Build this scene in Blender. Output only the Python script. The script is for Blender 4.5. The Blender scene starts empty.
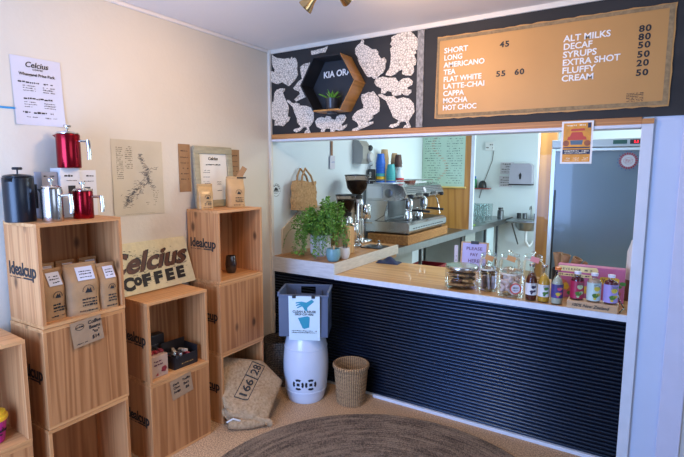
import bpy, bmesh, math, random
from mathutils import Vector, Matrix
random.seed(7)
PI = math.pi
SC = bpy.context.scene
COL = SC.collection

# ---------------------------------------------------------------- camera
cam_data = bpy.data.cameras.new('camera')
cam = bpy.data.objects.new('camera', cam_data); COL.objects.link(cam)
_f, _pitch, _yaw, _roll = 475.029, 0.1196006, 0.554943, 0.0035742
fwd = Vector((-math.sin(_yaw)*math.cos(_pitch), math.cos(_yaw)*math.cos(_pitch), -math.sin(_pitch)))
rgt = Vector((math.cos(_yaw), math.sin(_yaw), 0)); upv = rgt.cross(fwd)
r2 = rgt*math.cos(_roll)+upv*math.sin(_roll); u2 = -rgt*math.sin(_roll)+upv*math.cos(_roll)
cm = Matrix((r2, u2, -fwd)).transposed().to_4x4(); cm.translation = Vector((2.51152, -2.97031, 1.65592))
cam.matrix_world = cm
cam_data.sensor_width = 36; cam_data.lens = _f/684*36; cam_data.clip_start = 0.05; cam_data.clip_end = 100
SC.camera = cam
# ---------------------------------------------------------------- world, light, exposure
SC.view_settings.view_transform = 'Standard'; SC.view_settings.look = 'None'
SC.view_settings.gamma = 1; SC.view_settings.use_curve_mapping = False
SC.view_settings.exposure = 0.18
SC.cycles.transparent_max_bounces = 24
w = bpy.data.worlds.new('daylight'); SC.world = w; w.use_nodes = True
w.node_tree.nodes['Background'].inputs[0].default_value = (0.62, 0.78, 1.0, 1)
w.node_tree.nodes['Background'].inputs[1].default_value = 0.7
def area(name, loc, rot, sx, sy, power, col):
    l = bpy.data.lights.new(name, 'AREA'); l.shape = 'RECTANGLE'; l.size = sx; l.size_y = sy
    l.energy = power; l.color = col
    o = bpy.data.objects.new(name, l); COL.objects.link(o); o.location = loc; o.rotation_euler = rot
    return o
# daylight through the shop front behind the viewer, and through the kitchen window
area('shopfront_daylight', (0.80, -3.56, 1.15), (-PI/2, 0, PI), 1.35, 1.9, 104, (0.30, 0.50, 1.0))
area('side_window_daylight', (4.48, -2.2, 1.45), (0, PI/2, 0), 1.3, 1.8, 14, (0.62, 0.76, 1.0))
area('kitchen_daylight', (3.98, 3.2, 1.6), (0, PI/2, 0), 1.4, 2.6, 118, (0.66, 0.89, 1.0))
area('kitchen_overhead_fill', (1.6, 1.6, 2.5), (0, 0, 0), 1.2, 0.6, 30, (0.80, 0.93, 1.0))  # unseen overhead light, added to brighten the kitchen
def spot(name, loc, target, power, col, size=1.3, blend=0.9, rad=0.14):
    l = bpy.data.lights.new(name, 'SPOT'); l.energy = power; l.color = col; l.spot_size = size
    l.spot_blend = blend; l.shadow_soft_size = rad
    o = bpy.data.objects.new(name, l); COL.objects.link(o); o.location = loc
    o.rotation_euler = (Vector(target)-Vector(loc)).to_track_quat('-Z', 'Y').to_euler()
    return o
WARM = (1.0, 0.66, 0.38)

# ---------------------------------------------------------------- material helpers
MATS = {}
def nodes_of(m):
    m.use_nodes = True; return m.node_tree.nodes, m.node_tree.links
def bsdf(m): return m.node_tree.nodes['Principled BSDF']
def mat(name, col, rough=0.5, metal=0.0, vary=0.0, scale=8.0, bump=0.0, bscale=60.0, stretch=(1,1,1), col2=None, coat=0, trans=0, detail=4, spec=0.5):
    """procedural principled material: base colour mottled by noise, optional bump"""
    if name in MATS: return MATS[name]
    m = bpy.data.materials.new(name); N, L = nodes_of(m); b = bsdf(m)
    b.inputs['Base Color'].default_value = (*col, 1); b.inputs['Roughness'].default_value = rough
    b.inputs['Metallic'].default_value = metal; b.inputs['Coat Weight'].default_value = coat
    b.inputs['Transmission Weight'].default_value = trans
    b.inputs['Specular IOR Level'].default_value = spec
    tc = N.new('ShaderNodeTexCoord'); mp = N.new('ShaderNodeMapping'); mp.inputs['Scale'].default_value = stretch
    L.new(tc.outputs['Object'], mp.inputs['Vector'])
    if vary > 0 or col2:
        nz = N.new('ShaderNodeTexNoise'); nz.inputs['Scale'].default_value = scale; nz.inputs['Detail'].default_value = detail
        L.new(mp.outputs['Vector'], nz.inputs['Vector'])
        rp = N.new('ShaderNodeValToRGB'); rp.color_ramp.elements[0].position = 0.32; rp.color_ramp.elements[1].position = 0.68
        c2 = col2 if col2 else tuple(max(0, c*(1-vary)) for c in col)
        rp.color_ramp.elements[0].color = (*c2, 1); rp.color_ramp.elements[1].color = (*col, 1)
        L.new(nz.outputs['Fac'], rp.inputs['Fac']); L.new(rp.outputs['Color'], b.inputs['Base Color'])
    if bump > 0:
        n2 = N.new('ShaderNodeTexNoise'); n2.inputs['Scale'].default_value = bscale; n2.inputs['Detail'].default_value = 5
        L.new(mp.outputs['Vector'], n2.inputs['Vector'])
        bp = N.new('ShaderNodeBump'); bp.inputs['Strength'].default_value = bump; bp.inputs['Distance'].default_value = 0.01
        L.new(n2.outputs['Fac'], bp.inputs['Height']); L.new(bp.outputs['Normal'], b.inputs['Normal'])
    MATS[name] = m; return m
def wood(name, light, dark, axis='z', rough=0.55, knots=True, freq=9.0, coat=0.0):
    """plank wood: stretched noise rings along the grain axis, fine fibre, a few knots"""
    if name in MATS: return MATS[name]
    m = bpy.data.materials.new(name); N, L = nodes_of(m); b = bsdf(m)
    b.inputs['Roughness'].default_value = rough; b.inputs['Coat Weight'].default_value = coat
    tc = N.new('ShaderNodeTexCoord'); oi = N.new('ShaderNodeObjectInfo')
    ad = N.new('ShaderNodeVectorMath'); ad.operation = 'MULTIPLY_ADD'
    cx = N.new('ShaderNodeCombineXYZ')
    for i in range(3): L.new(oi.outputs['Random'], cx.inputs[i])
    ad.inputs[1].default_value = (7, 11, 5); L.new(cx.outputs[0], ad.inputs[0]); L.new(tc.outputs['Object'], ad.inputs[2])
    mp = N.new('ShaderNodeMapping'); s = {'x': (0.32, freq, freq), 'y': (freq, 0.32, freq), 'z': (freq, freq, 0.32)}[axis]
    mp.inputs['Scale'].default_value = s; L.new(ad.outputs[0], mp.inputs['Vector'])
    n1 = N.new('ShaderNodeTexNoise'); n1.inputs['Scale'].default_value = 1.0; n1.inputs['Detail'].default_value = 2; n1.inputs['Distortion'].default_value = 0.25
    L.new(mp.outputs[0], n1.inputs['Vector'])
    ml = N.new('ShaderNodeMath'); ml.operation = 'MULTIPLY'; ml.inputs[1].default_value = 52; L.new(n1.outputs['Fac'], ml.inputs[0])
    sn = N.new('ShaderNodeMath'); sn.operation = 'SINE'; L.new(ml.outputs[0], sn.inputs[0])
    mp2 = N.new('ShaderNodeMapping'); k = 260; s2 = {'x': (6, k, k), 'y': (k, 6, k), 'z': (k, k, 6)}[axis]
    mp2.inputs['Scale'].default_value = s2; L.new(ad.outputs[0], mp2.inputs['Vector'])
    n2 = N.new('ShaderNodeTexNoise'); n2.inputs['Scale'].default_value = 1.0; n2.inputs['Detail'].default_value = 2
    L.new(mp2.outputs[0], n2.inputs['Vector'])
    mr = N.new('ShaderNodeMapRange'); mr.inputs['From Min'].default_value = -1; L.new(sn.outputs[0], mr.inputs['Value'])
    mx = N.new('ShaderNodeMath'); mx.operation = 'MULTIPLY_ADD'; mx.inputs[1].default_value = 0.45
    L.new(n2.outputs['Fac'], mx.inputs[0])
    m7 = N.new('ShaderNodeMath'); m7.operation = 'MULTIPLY'; m7.inputs[1].default_value = 0.55; L.new(mr.outputs[0], m7.inputs[0]); L.new(m7.outputs[0], mx.inputs[2])
    rp = N.new('ShaderNodeValToRGB'); rp.color_ramp.elements[0].position = 0.12; rp.color_ramp.elements[1].position = 0.8
    rp.color_ramp.elements[0].color = (*light, 1); rp.color_ramp.elements[1].color = (*dark, 1)
    L.new(mx.outputs[0], rp.inputs['Fac'])
    out = rp.outputs['Color']
    if knots:
        v = N.new('ShaderNodeTexVoronoi'); v.inputs['Scale'].default_value = 5.2
        mp3 = N.new('ShaderNodeMapping'); mp3.inputs['Scale'].default_value = {'x': (.55, 1, 1), 'y': (1, .55, 1), 'z': (1, 1, .55)}[axis]
        L.new(ad.outputs[0], mp3.inputs['Vector']); L.new(mp3.outputs[0], v.inputs['Vector'])
        kr = N.new('ShaderNodeValToRGB'); kr.color_ramp.elements[0].position = 0.05; kr.color_ramp.elements[1].position = 0.12
        kr.color_ramp.elements[0].color = (1, 1, 1, 1); kr.color_ramp.elements[1].color = (0, 0, 0, 1)
        L.new(v.outputs['Distance'], kr.inputs['Fac'])
        mk = N.new('ShaderNodeMixRGB'); mk.inputs['Color2'].default_value = (*[c*0.32 for c in dark], 1)
        L.new(kr.outputs['Color'], mk.inputs['Fac']); L.new(out, mk.inputs['Color1']); out = mk.outputs['Color']
    L.new(out, b.inputs['Base Color'])
    bp = N.new('ShaderNodeBump'); bp.inputs['Strength'].default_value = 0.12; bp.inputs['Distance'].default_value = 0.004
    L.new(n2.outputs['Fac'], bp.inputs['Height']); L.new(bp.outputs['Normal'], b.inputs['Normal'])
    MATS[name] = m; return m
def weave(name, light, dark, na, kz):
    """over-under weave in cylindrical coordinates around the object's own axis"""
    if name in MATS: return MATS[name]
    m = bpy.data.materials.new(name); N, L = nodes_of(m); b = bsdf(m); b.inputs['Roughness'].default_value = .75
    tc = N.new('ShaderNodeTexCoord'); sp = N.new('ShaderNodeSeparateXYZ'); L.new(tc.outputs['Object'], sp.inputs[0])
    def M2(op, a, b_=None, v=None):
        n = N.new('ShaderNodeMath'); n.operation = op; L.new(a, n.inputs[0])
        if b_ is not None: L.new(b_, n.inputs[1])
        if v is not None: n.inputs[1].default_value = v
        return n.outputs[0]
    at = M2('ARCTAN2', sp.outputs[1], sp.outputs[0]); s1 = M2('SINE', M2('MULTIPLY', at, v=na)); s2 = M2('SINE', M2('MULTIPLY', sp.outputs[2], v=kz))
    pr = M2('MULTIPLY', s1, s2); nz = N.new('ShaderNodeTexNoise'); nz.inputs['Scale'].default_value = 90; L.new(tc.outputs['Object'], nz.inputs['Vector'])
    sm = M2('ADD', M2('ABSOLUTE', pr), M2('MULTIPLY', nz.outputs['Fac'], v=.7))
    rp = N.new('ShaderNodeValToRGB'); rp.color_ramp.elements[0].position = .30; rp.color_ramp.elements[1].position = .95
    rp.color_ramp.elements[0].color = (*dark, 1); rp.color_ramp.elements[1].color = (*light, 1); L.new(sm, rp.inputs['Fac']); L.new(rp.outputs['Color'], b.inputs['Base Color'])
    bp = N.new('ShaderNodeBump'); bp.inputs['Strength'].default_value = .9; bp.inputs['Distance'].default_value = .008
    L.new(sm, bp.inputs['Height']); L.new(bp.outputs['Normal'], b.inputs['Normal'])
    MATS[name] = m; return m
def glass(name, tint=(1, 1, 1), refl=0.9, rough=0.02):
    """thin-walled clear glass: tinted see-through with Fresnel reflection"""
    if name in MATS: return MATS[name]
    m = bpy.data.materials.new(name); N, L = nodes_of(m)
    N.remove(bsdf(m)); out = [n for n in N if n.type == 'OUTPUT_MATERIAL'][0]
    t = N.new('ShaderNodeBsdfTransparent'); t.inputs[0].default_value = (*tint, 1)
    g = N.new('ShaderNodeBsdfGlossy'); g.inputs['Roughness'].default_value = rough; g.inputs[0].default_value = (refl, refl, refl, 1)
    lw = N.new('ShaderNodeLayerWeight'); lw.inputs['Blend'].default_value = 0.25; mm = N.new('ShaderNodeMath'); mm.operation = 'MULTIPLY'; mm.inputs[1].default_value = 0.5
    L.new(lw.outputs['Fresnel'], mm.inputs[0]); mx = N.new('ShaderNodeMixShader'); L.new(mm.outputs[0], mx.inputs['Fac'])
    L.new(t.outputs[0], mx.inputs[1]); L.new(g.outputs[0], mx.inputs[2]); L.new(mx.outputs[0], out.inputs['Surface'])
    MATS[name] = m; return m

# ---------------------------------------------------------------- mesh helpers
class MB:
    """collects primitives; build() links them as one mesh object"""
    def __init__(s): s.v = []; s.f = []; s.mi = []; s.m = 0
    def add(s, vs, fs, M=None):
        o = len(s.v)
        for p in vs:
            p = Vector(p)
            s.v.append(tuple(M @ p if M else p))
        for f in fs: s.f.append([i+o for i in f]); s.mi.append(s.m)
        return s
    def box(s, a, b, M=None, bev=0.0):
        x0, y0, z0 = a; x1, y1, z1 = b
        if bev > 0:
            bm = bmesh.new(); bmesh.ops.create_cube(bm, size=1)
            for v in bm.verts:
                v.co = Vector(((x0+x1)/2+v.co.x*(x1-x0), (y0+y1)/2+v.co.y*(y1-y0), (z0+z1)/2+v.co.z*(z1-z0)))
            bmesh.ops.bevel(bm, geom=bm.edges[:], offset=bev, segments=2, profile=0.5, affect='EDGES')
            bm.verts.index_update()
            s.add([v.co[:] for v in bm.verts], [[v.index for v in f.verts] for f in bm.faces], M); bm.free(); return s
        vs = [(x0,y0,z0),(x1,y0,z0),(x1,y1,z0),(x0,y1,z0),(x0,y0,z1),(x1,y0,z1),(x1,y1,z1),(x0,y1,z1)]
        return s.add(vs, [(0,3,2,1),(4,5,6,7),(0,1,5,4),(1,2,6,5),(2,3,7,6),(3,0,4,7)], M)
    def lathe(s, prof, n=32, M=None, closed=False):
        """prof: (r, z) points from bottom to top; ends are closed with fans if r > 0 and closed"""
        vs = []; fs = []; k = len(prof)
        for i in range(n):
            a = 2*PI*i/n
            for r, z in prof: vs.append((r*math.cos(a), r*math.sin(a), z))
        for i in range(n):
            j = (i+1) % n
            for q in range(k-1): fs.append((i*k+q, j*k+q, j*k+q+1, i*k+q+1))
        if closed:
            fs.append([i*k for i in range(n)][::-1]); fs.append([i*k+k-1 for i in range(n)])
        return s.add(vs, fs, M)
    def cyl(s, r, z0, z1, n=24, M=None, r1=None): return s.lathe([(r, z0), (r if r1 is None else r1, z1)], n, M, True)
    def tube(s, pts, r, n=8, M=None, radii=None):
        pts = [Vector(p) for p in pts]; vs = []; fs = []
        prev = None
        for i, p in enumerate(pts):
            t = (pts[min(i+1, len(pts)-1)]-pts[max(i-1, 0)])
            if t.length < 1e-9: t = Vector((0, 0, 1))
            t.normalize()
            if prev is None:
                a = Vector((0, 0, 1)) if abs(t.z) < 0.9 else Vector((1, 0, 0)); u = t.cross(a).normalized()
            else:
                u = (prev-t*prev.dot(t))
                u = u.normalized() if u.length > 1e-6 else t.orthogonal().normalized()
            prev = u; w_ = t.cross(u); rr = radii[i] if radii else r
            for q in range(n):
                a = 2*PI*q/n; vs.append(p+u*math.cos(a)*rr+w_*math.sin(a)*rr)
        for i in range(len(pts)-1):
            for q in range(n):
                j = (q+1) % n; fs.append((i*n+q, i*n+j, (i+1)*n+j, (i+1)*n+q))
        fs.append(list(range(n))[::-1]); fs.append([(len(pts)-1)*n+q for q in range(n)])
        return s.add(vs, fs, M)
    def prism(s, poly, t0, t1, M=None):
        """poly in local XY, extruded along local Z; concave outlines are triangulated"""
        n = len(poly); vs = [(x, y, t0) for x, y in poly]+[(x, y, t1) for x, y in poly]
        from mathutils.geometry import tessellate_polygon
        tris = tessellate_polygon([[Vector((x, y, 0)) for x, y in poly]])
        fs = [tuple(t) for t in tris]+[tuple(i+n for i in t[::-1]) for t in tris]
        fs += [(i, (i+1) % n, n+(i+1) % n, n+i) for i in range(n)]
        return s.add(vs, fs, M)
    def grid(s, fn, nu, nv, M=None, closeu=False):
        vs = [fn(i/(nu if closeu else nu-1), j/(nv-1)) for i in range(nu) for j in range(nv)]; fs = []
        for i in range(nu if closeu else nu-1):
            for j in range(nv-1):
                k = (i+1) % nu
                fs.append((i*nv+j, k*nv+j, k*nv+j+1, i*nv+j+1))
        return s.add(vs, fs, M)
    def sphere(s, c, r, nu=16, nv=10, M=None, sc=(1, 1, 1)):
        def fn(u, v):
            a = 2*PI*u; b = PI*(v-0.5)
            return (c[0]+r*sc[0]*math.cos(a)*math.cos(b), c[1]+r*sc[1]*math.sin(a)*math.cos(b), c[2]+r*sc[2]*math.sin(b))
        return s.grid(fn, nu, nv, M, True)
    def build(s, name, mats, parent=None, smooth=35, loc=None):
        me = bpy.data.meshes.new(name); me.from_pydata(s.v, [], s.f)
        if not isinstance(mats, (list, tuple)): mats = [mats]
        for m in mats: me.materials.append(m)
        me.polygons.foreach_set('material_index', s.mi)
        me.validate(); bm = bmesh.new(); bm.from_mesh(me)
        bmesh.ops.remove_doubles(bm, verts=bm.verts, dist=1e-6); bmesh.ops.recalc_face_normals(bm, faces=bm.faces)
        bm.to_mesh(me); bm.free()
        if smooth:
            me.polygons.foreach_set('use_smooth', [True]*len(me.polygons)); me.set_sharp_from_angle(angle=math.radians(smooth))
        o = bpy.data.objects.new(name, me); COL.objects.link(o)
        if parent: o.parent = parent
        if loc: o.location = loc
        return o
def thing(name, label, cat, loc=(0,0,0), rz=0, group=None, rot=None):
    o = bpy.data.objects.new(name, None); COL.objects.link(o); o.empty_display_size = 0.05
    o.location = loc; o.rotation_euler = rot if rot else (0, 0, rz); o['label'] = label; o['category'] = cat
    if group: o['group'] = group
    return o
def tag(o, label, cat, group=None):
    o['label'] = label; o['category'] = cat
    if group: o['group'] = group
    return o
def struct(o): o['kind'] = 'structure'; return o
def copy_tree(o, parent=None):
    c = o.copy(); COL.objects.link(c)
    if parent: c.parent = parent
    for ch in list(o.children): copy_tree(ch, c)
    return c
def frame(origin, right, up):
    r = Vector(right).normalized(); u = Vector(up).normalized(); n = r.cross(u)
    M = Matrix((r, u, n)).transposed().to_4x4(); M.translation = Vector(origin); return M
def LW(y, z, x=0.0): return frame((x, y, z), (0, 1, 0), (0, 0, 1))       # on the left wall, facing the room
def FW(x, z, y=0.0): return frame((x, y, z), (1, 0, 0), (0, 0, 1))       # on the counter wall, facing the room
def text_data(body, size, bold=0.0, shear=0.0, ext=0.001, align='LEFT', spacing=1.0):
    cu = bpy.data.curves.new('text', 'FONT'); cu.body = body; cu.size = size; cu.offset = bold; cu.shear = shear
    cu.extrude = ext; cu.align_x = align; cu.space_character = spacing; cu.resolution_u = 3
    o = bpy.data.objects.new('text', cu); COL.objects.link(o); bpy.context.view_layer.update()
    me = o.evaluated_get(bpy.context.evaluated_depsgraph_get()).to_mesh()
    vs = [v.co[:] for v in me.vertices]; fs = [tuple(p.vertices) for p in me.polygons]
    bpy.data.objects.remove(o); bpy.data.curves.remove(cu); return vs, fs
def write(mb, M, body, x, y, size, bold=0.0, shear=0.0, align='LEFT', sx=1.0, lift=0.0012, spacing=1.0, width=None, fn=None):
    vs, fs = text_data(body, size, bold, shear, 0.0006, align, spacing)
    if width:
        w0 = max(v[0] for v in vs)-min(v[0] for v in vs); sx = width/w0 if w0 else 1
    pts = [Vector((x+v[0]*sx, y+v[1], lift+v[2])) for v in vs]
    if fn: pts = [fn(p) for p in pts]
    mb.add(pts, fs, M)
def scribble(mb, M, x0, x1, y, h, fill=0.75, lift=0.0012, rnd=random):
    """a line of small illegible printing: short dashes of varied width"""
    x = x0
    while x < x1:
        wd = h*rnd.uniform(0.4, 1.6)
        if rnd.random() < fill:
            a = rnd.uniform(0, .35)*h; b = h*rnd.uniform(.6, 1)
            mb.box((x, y+a, lift-.0005), (min(x+wd, x1), y+b, lift+.0005), M)
        x += wd+h*.35
INK = mat('black_ink', (0.015, 0.014, 0.016), 0.6, vary=.2)
WHITE_INK = mat('white_ink', (0.85, 0.84, 0.80), 0.5, vary=.05)
GREY_INK = mat('faded_grey_ink', (0.16, 0.15, 0.15), 0.6, vary=.2)

# ================================================================ SETTING
WALLC = mat('warm_white_wall_paint', (0.68, 0.61, 0.50), 0.75, vary=0.05, scale=2.5, bump=0.12, bscale=35)
KWALL = mat('white_kitchen_paint', (0.70, 0.77, 0.79), 0.6, vary=0.03, scale=2)
CEIL = mat('ceiling_paint', (0.80, 0.73, 0.66), 0.85, vary=0.03, scale=2)
WTRIM = mat('white_gloss_trim', (0.66, 0.70, 0.78), 0.4, vary=0.06, scale=12)
CREAM = mat('cream_trim_paint', (0.74, 0.69, 0.60), 0.5, vary=0.06, scale=12)
HC = 2.588
def panel(name, a, b, m, bev=0): return struct(MB().box(a, b, bev=bev).build(name, m, smooth=0))
# floor: fine-grained cork / particle board
FL = bpy.data.materials.new('cork_floor'); N, L = nodes_of(FL); b = bsdf(FL); b.inputs['Roughness'].default_value = 0.6
tc = N.new('ShaderNodeTexCoord'); n1 = N.new('ShaderNodeTexNoise'); n1.inputs['Scale'].default_value = 120; n1.inputs['Detail'].default_value = 3
L.new(tc.outputs['Object'], n1.inputs['Vector']); r1 = N.new('ShaderNodeValToRGB')
r1.color_ramp.elements[0].position = .34; r1.color_ramp.elements[1].position = .62
r1.color_ramp.elements[0].color = (.27, .15, .075, 1); r1.color_ramp.elements[1].color = (.72, .47, .27, 1)
n2 = N.new('ShaderNodeTexNoise'); n2.inputs['Scale'].default_value = 3; L.new(tc.outputs['Object'], n2.inputs['Vector'])
mx = N.new('ShaderNodeMixRGB'); mx.blend_type = 'MULTIPLY'; mx.inputs['Color2'].default_value = (.8, .78, .75, 1)
L.new(n2.outputs['Fac'], mx.inputs['Fac']); L.new(n1.outputs['Fac'], r1.inputs['Fac']); L.new(r1.outputs['Color'], mx.inputs['Color1'])
L.new(mx.outputs['Color'], b.inputs['Base Color'])
panel('floor', (-0.12, -3.75, -0.1), (4.7, 5.5, 0), FL)
panel('ceiling', (-0.12, -3.75, HC), (4.7, 5.5, HC+.1), CEIL)
# one long wall: shop side warm, kitchen side white
panel('wall_left', (-0.12, -3.75, 0), (0, 0.0, HC), WALLC)
panel('wall_left_kitchen', (-0.12, 0.0, 0), (0, 5.5, HC), KWALL)
panel('wall_back_kitchen', (0, 5.4, 0), (4.7, 5.5, HC), KWALL)
BACKC = mat('back_wall_paint', (0.30, 0.29, 0.28), 0.8, vary=.05)
def holed_wall(name, axis, c0, c1, u0, u1, hu0, hu1, hz0, hz1, m):
    mb = MB()
    for (a, b_, z0, z1) in ((u0, hu0, 0, HC), (hu1, u1, 0, HC), (hu0, hu1, 0, hz0), (hu0, hu1, hz1, HC)):
        if b_-a < 1e-4 or z1-z0 < 1e-4: continue
        if axis == 'y': mb.box((a, c0, z0), (b_, c1, z1))
        else: mb.box((c0, a, z0), (c1, b_, z1))
    return struct(mb.build(name, m, smooth=0))
holed_wall('wall_behind_viewer', 'y', -3.75, -3.65, 0, 4.7, 0.10, 1.50, 0.15, 2.15, BACKC)
holed_wall('wall_right', 'x', 4.6, 4.7, -3.65, 0, -3.2, -1.2, 0.75, 2.2, BACKC)
holed_wall('wall_right_kitchen', 'x', 4.1, 4.2, 0.11, 5.4, 1.8, 4.6, 0.9, 2.3, KWALL)
# counter wall: above the opening, below the counter and to the right of it
panel('wall_counter_top', (0.0, 0.0, 1.93), (2.56, 0.11, HC), KWALL)
panel('wall_counter_base', (0.0, 0.012, 0), (2.51, 0.11, 0.845), KWALL)
RW = mat('right_wall_paint', (0.56, 0.64, 0.82), 0.5, vary=0.04, scale=3, bump=.05, bscale=30)
panel('wall_counter_right', (2.56, 0.0, 0), (2.70, 0.11, HC), RW)
panel('wall_beside_doorway', (2.70, 0.0, 0), (4.6, 0.11, HC), mat('beige_wall_paint', (0.60, 0.58, 0.55), .7, vary=.04, scale=3))
panel('trim_1', (2.688, -0.014, 0), (2.79, 0.0, HC), mat('lilac_white_trim', (0.62, 0.63, 0.78), .45, vary=.05, scale=10), .003)
# trims around the opening
panel('trim_2', (-0.004, -0.03, 0), (0.022, 0.0, HC), CREAM, .003)                   # corner batten
panel('trim_3', (0.022, -0.02, 2.558), (4.6, 0.0, HC), CREAM, .003)                 # batten at the ceiling
panel('trim_4', (2.508, -0.022, 0), (2.562, 0.0, 1.932), WTRIM, .003)                # right post facing
panel('trim_5', (2.508, 0.0, 0.84), (2.562, 0.112, 1.932), WTRIM)                    # its reveal
OAKH = wood('header_wood', (.56, .26, .08), (.40, .17, .05), 'x', .5, knots=False)
panel('trim_6', (0.022, -0.018, 1.905), (2.508, 0.0, 1.942), OAKH, .002)
panel('trim_7', (0.022, -0.022, 1.888), (2.508, 0.11, 1.905), WTRIM, .002)
panel('trim_8', (2.508, -0.026, 1.905), (2.562, -0.022, 1.932), OAKH)
# corner cove line where the wall meets the ceiling
panel('trim_9', (0.0, -3.65, 2.566), (0.014, -0.03, HC), CEIL, .004)
panel('baseboard_front', (0.95, -0.014, 0.0), (2.508, 0.012, 0.022), WTRIM, .002)
# kitchen partition panel (behind the coffee machine) and the tall jamb by the fridge
HONEY = wood('honey_plywood', (.56, .27, .06), (.40, .17, .035), 'z', .45, knots=False, freq=5, coat=.3)
panel('wall_partition', (0.0, 3.15, 0.905), (0.668, 3.19, HC), HONEY)
panel('trim_10', (0.668, 3.145, 0.905), (0.71, 3.195, HC), WTRIM)
panel('wall_nib', (1.685, 2.0, 0), (1.832, 2.08, HC), HONEY)
panel('trim_11', (1.668, 1.995, 0), (1.685, 2.085, HC), WTRIM)

# corrugated black front of the counter: horizontal ridges
CORR = mat('black_corrugated_panel', (0.003, 0.004, 0.008), 0.25, vary=.2, scale=20, spec=.8)
bsdf(CORR).inputs['Specular Tint'].default_value = (.42, .62, 1, 1)  # blue of the daylight reflections is put into the specular colour
mb = MB(); NP = 35; prof = []
H0, H1 = 0.022, 0.845; P = (H1-H0)/NP
for k in range(NP*8+1):
    z = H0+(H1-H0)*k/(NP*8); prof.append((0.008-0.0110*math.sin(PI*((z-H0)/P % 1.0))**1.15, z))
vs = []; fs = []
for y, z in prof: vs += [(0.0, y, z), (2.508, y, z)]
for i in range(len(prof)-1): fs.append((2*i, 2*i+1, 2*i+3, 2*i+2))
n = len(vs); vs += [(0.0, .0119, H0), (2.508, .0119, H0), (0.0, .0119, H1), (2.508, .0119, H1)]
fs += [(n, n+1, n+3, n+2), (0, 1, n+1, n), (n-2, n-1, n+3, n+2)]
mb.add(vs, fs); o = mb.build('corrugated_panel', CORR, smooth=50)
tag(o, 'black horizontally ridged panel covering the front of the counter', 'panel')

# counter top (lower) and raised slab (left)
CTOP = wood('counter_plywood', (.66, .38, .15), (.48, .24, .08), 'x', .38, knots=False, freq=3.5, coat=.25)
CEDGE = mat('counter_edge_paint', (0.66, 0.70, 0.78), .45, vary=.1, scale=30)
t = thing('counter', 'long pale plywood counter top with white front edge above black panel', 'counter', (1.25, .35, .845))
MB().box((-.636, -.355, 0), (1.258, .37, .035)).build('worktop', CTOP, t, 0)
MB().box((-.636, -.372, 0), (1.258, -.355, .036), bev=.001).build('front_edge', CEDGE, t, 0)
t = thing('raised_counter', 'short raised plywood counter with pale edge in the left corner under plant', 'counter', (.3, .45, .881))
MB().box((-.30, -.455, -.036), (.295, .66, .072)).build('worktop', wood('slab_plywood', (.62, .36, .16), (.45, .24, .09), 'y', .4, knots=False, freq=4), t, 0)
EB = wood('raw_ply_edge', (.70, .62, .52), (.56, .47, .37), 'x', .6, knots=False, freq=30)
MB().box((-.30, -.472, -.034), (.313, -.455, .084), bev=.001).build('front_edge', mat('slab_edge_paint', (.66, .66, .66), .5, vary=.18, scale=14, stretch=(1, 6, 6)), t, 0)
MB().box((.295, -.455, .0), (.313, .66, .084), bev=.001).build('side_edge', mat('ply_edge_pale', (.68, .62, .54), .6, vary=.16, scale=14, stretch=(6, 1, 6)), t, 0)
MB().box((-.30, -.455, .072), (.295, .66, .084)).build('top_board', wood('slab_top_ply', (.50, .25, .09), (.34, .15, .045), 'y', .4, knots=False, freq=4), t, 0)

# stainless kitchen bench running back along the left wall
STEEL = mat('brushed_steel', (0.34, 0.36, 0.37), 0.34, 1.0, vary=.12, scale=4, stretch=(1, 12, 1))
DSTEEL = mat('dark_steel', (0.18, 0.19, 0.20), 0.35, 1.0, vary=.2)
t = thing('kitchen_bench', 'long stainless steel bench along the kitchen wall under the coffee machine', 'bench', (.3, 3.2, 0))
def bx(y): return 0.523+(y-1.2)*0.052 if y < 3.2 else 0.627+(y-3.2)*.05
mb = MB(); pl = [(-.298, -2.08), (bx(1.12)-.3, -2.08), (bx(3.2)-.3, 0), (bx(5.39)-.3, 2.19), (-.298, 2.19)]
mb.prism(pl, .865, .9); mb.build('bench_top', STEEL, t, 0)
mb = MB(); pl = [(bx(1.12)-.302, -2.08), (bx(3.2)-.302, 0), (bx(5.39)-.302, 2.19), (bx(5.39)-.30+.006, 2.19), (bx(3.2)-.30+.006, 0), (bx(1.12)-.30+.006, -2.08)]
mb.prism(pl, .825, .901); mb.build('front_lip', STEEL, t, 0)
GPAN = mat('grey_green_laminate', (.30, .33, .31), .5, vary=.08)
for a, b_, nm, m_ in ((-2.18, -1.45, 'cupboard_door', GPAN), (.05, .5, 'cupboard_door', GPAN), (.95, 1.35, 'cupboard_door', mat('pale_blue_laminate', (.50, .62, .66), .45, vary=.06))):
    MB().box((-.26, a, .08), (bx(3.2+a)-.33, b_, .82), bev=.004).build(nm, m_, t, 0)
for y in (-1.3, -.05, .9, 1.5):
    MB().box((bx(3.2+y)-.36, y-.015, 0), (bx(3.2+y)-.33, y+.015, .83)).build('leg', DSTEEL, t, 0)

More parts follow.
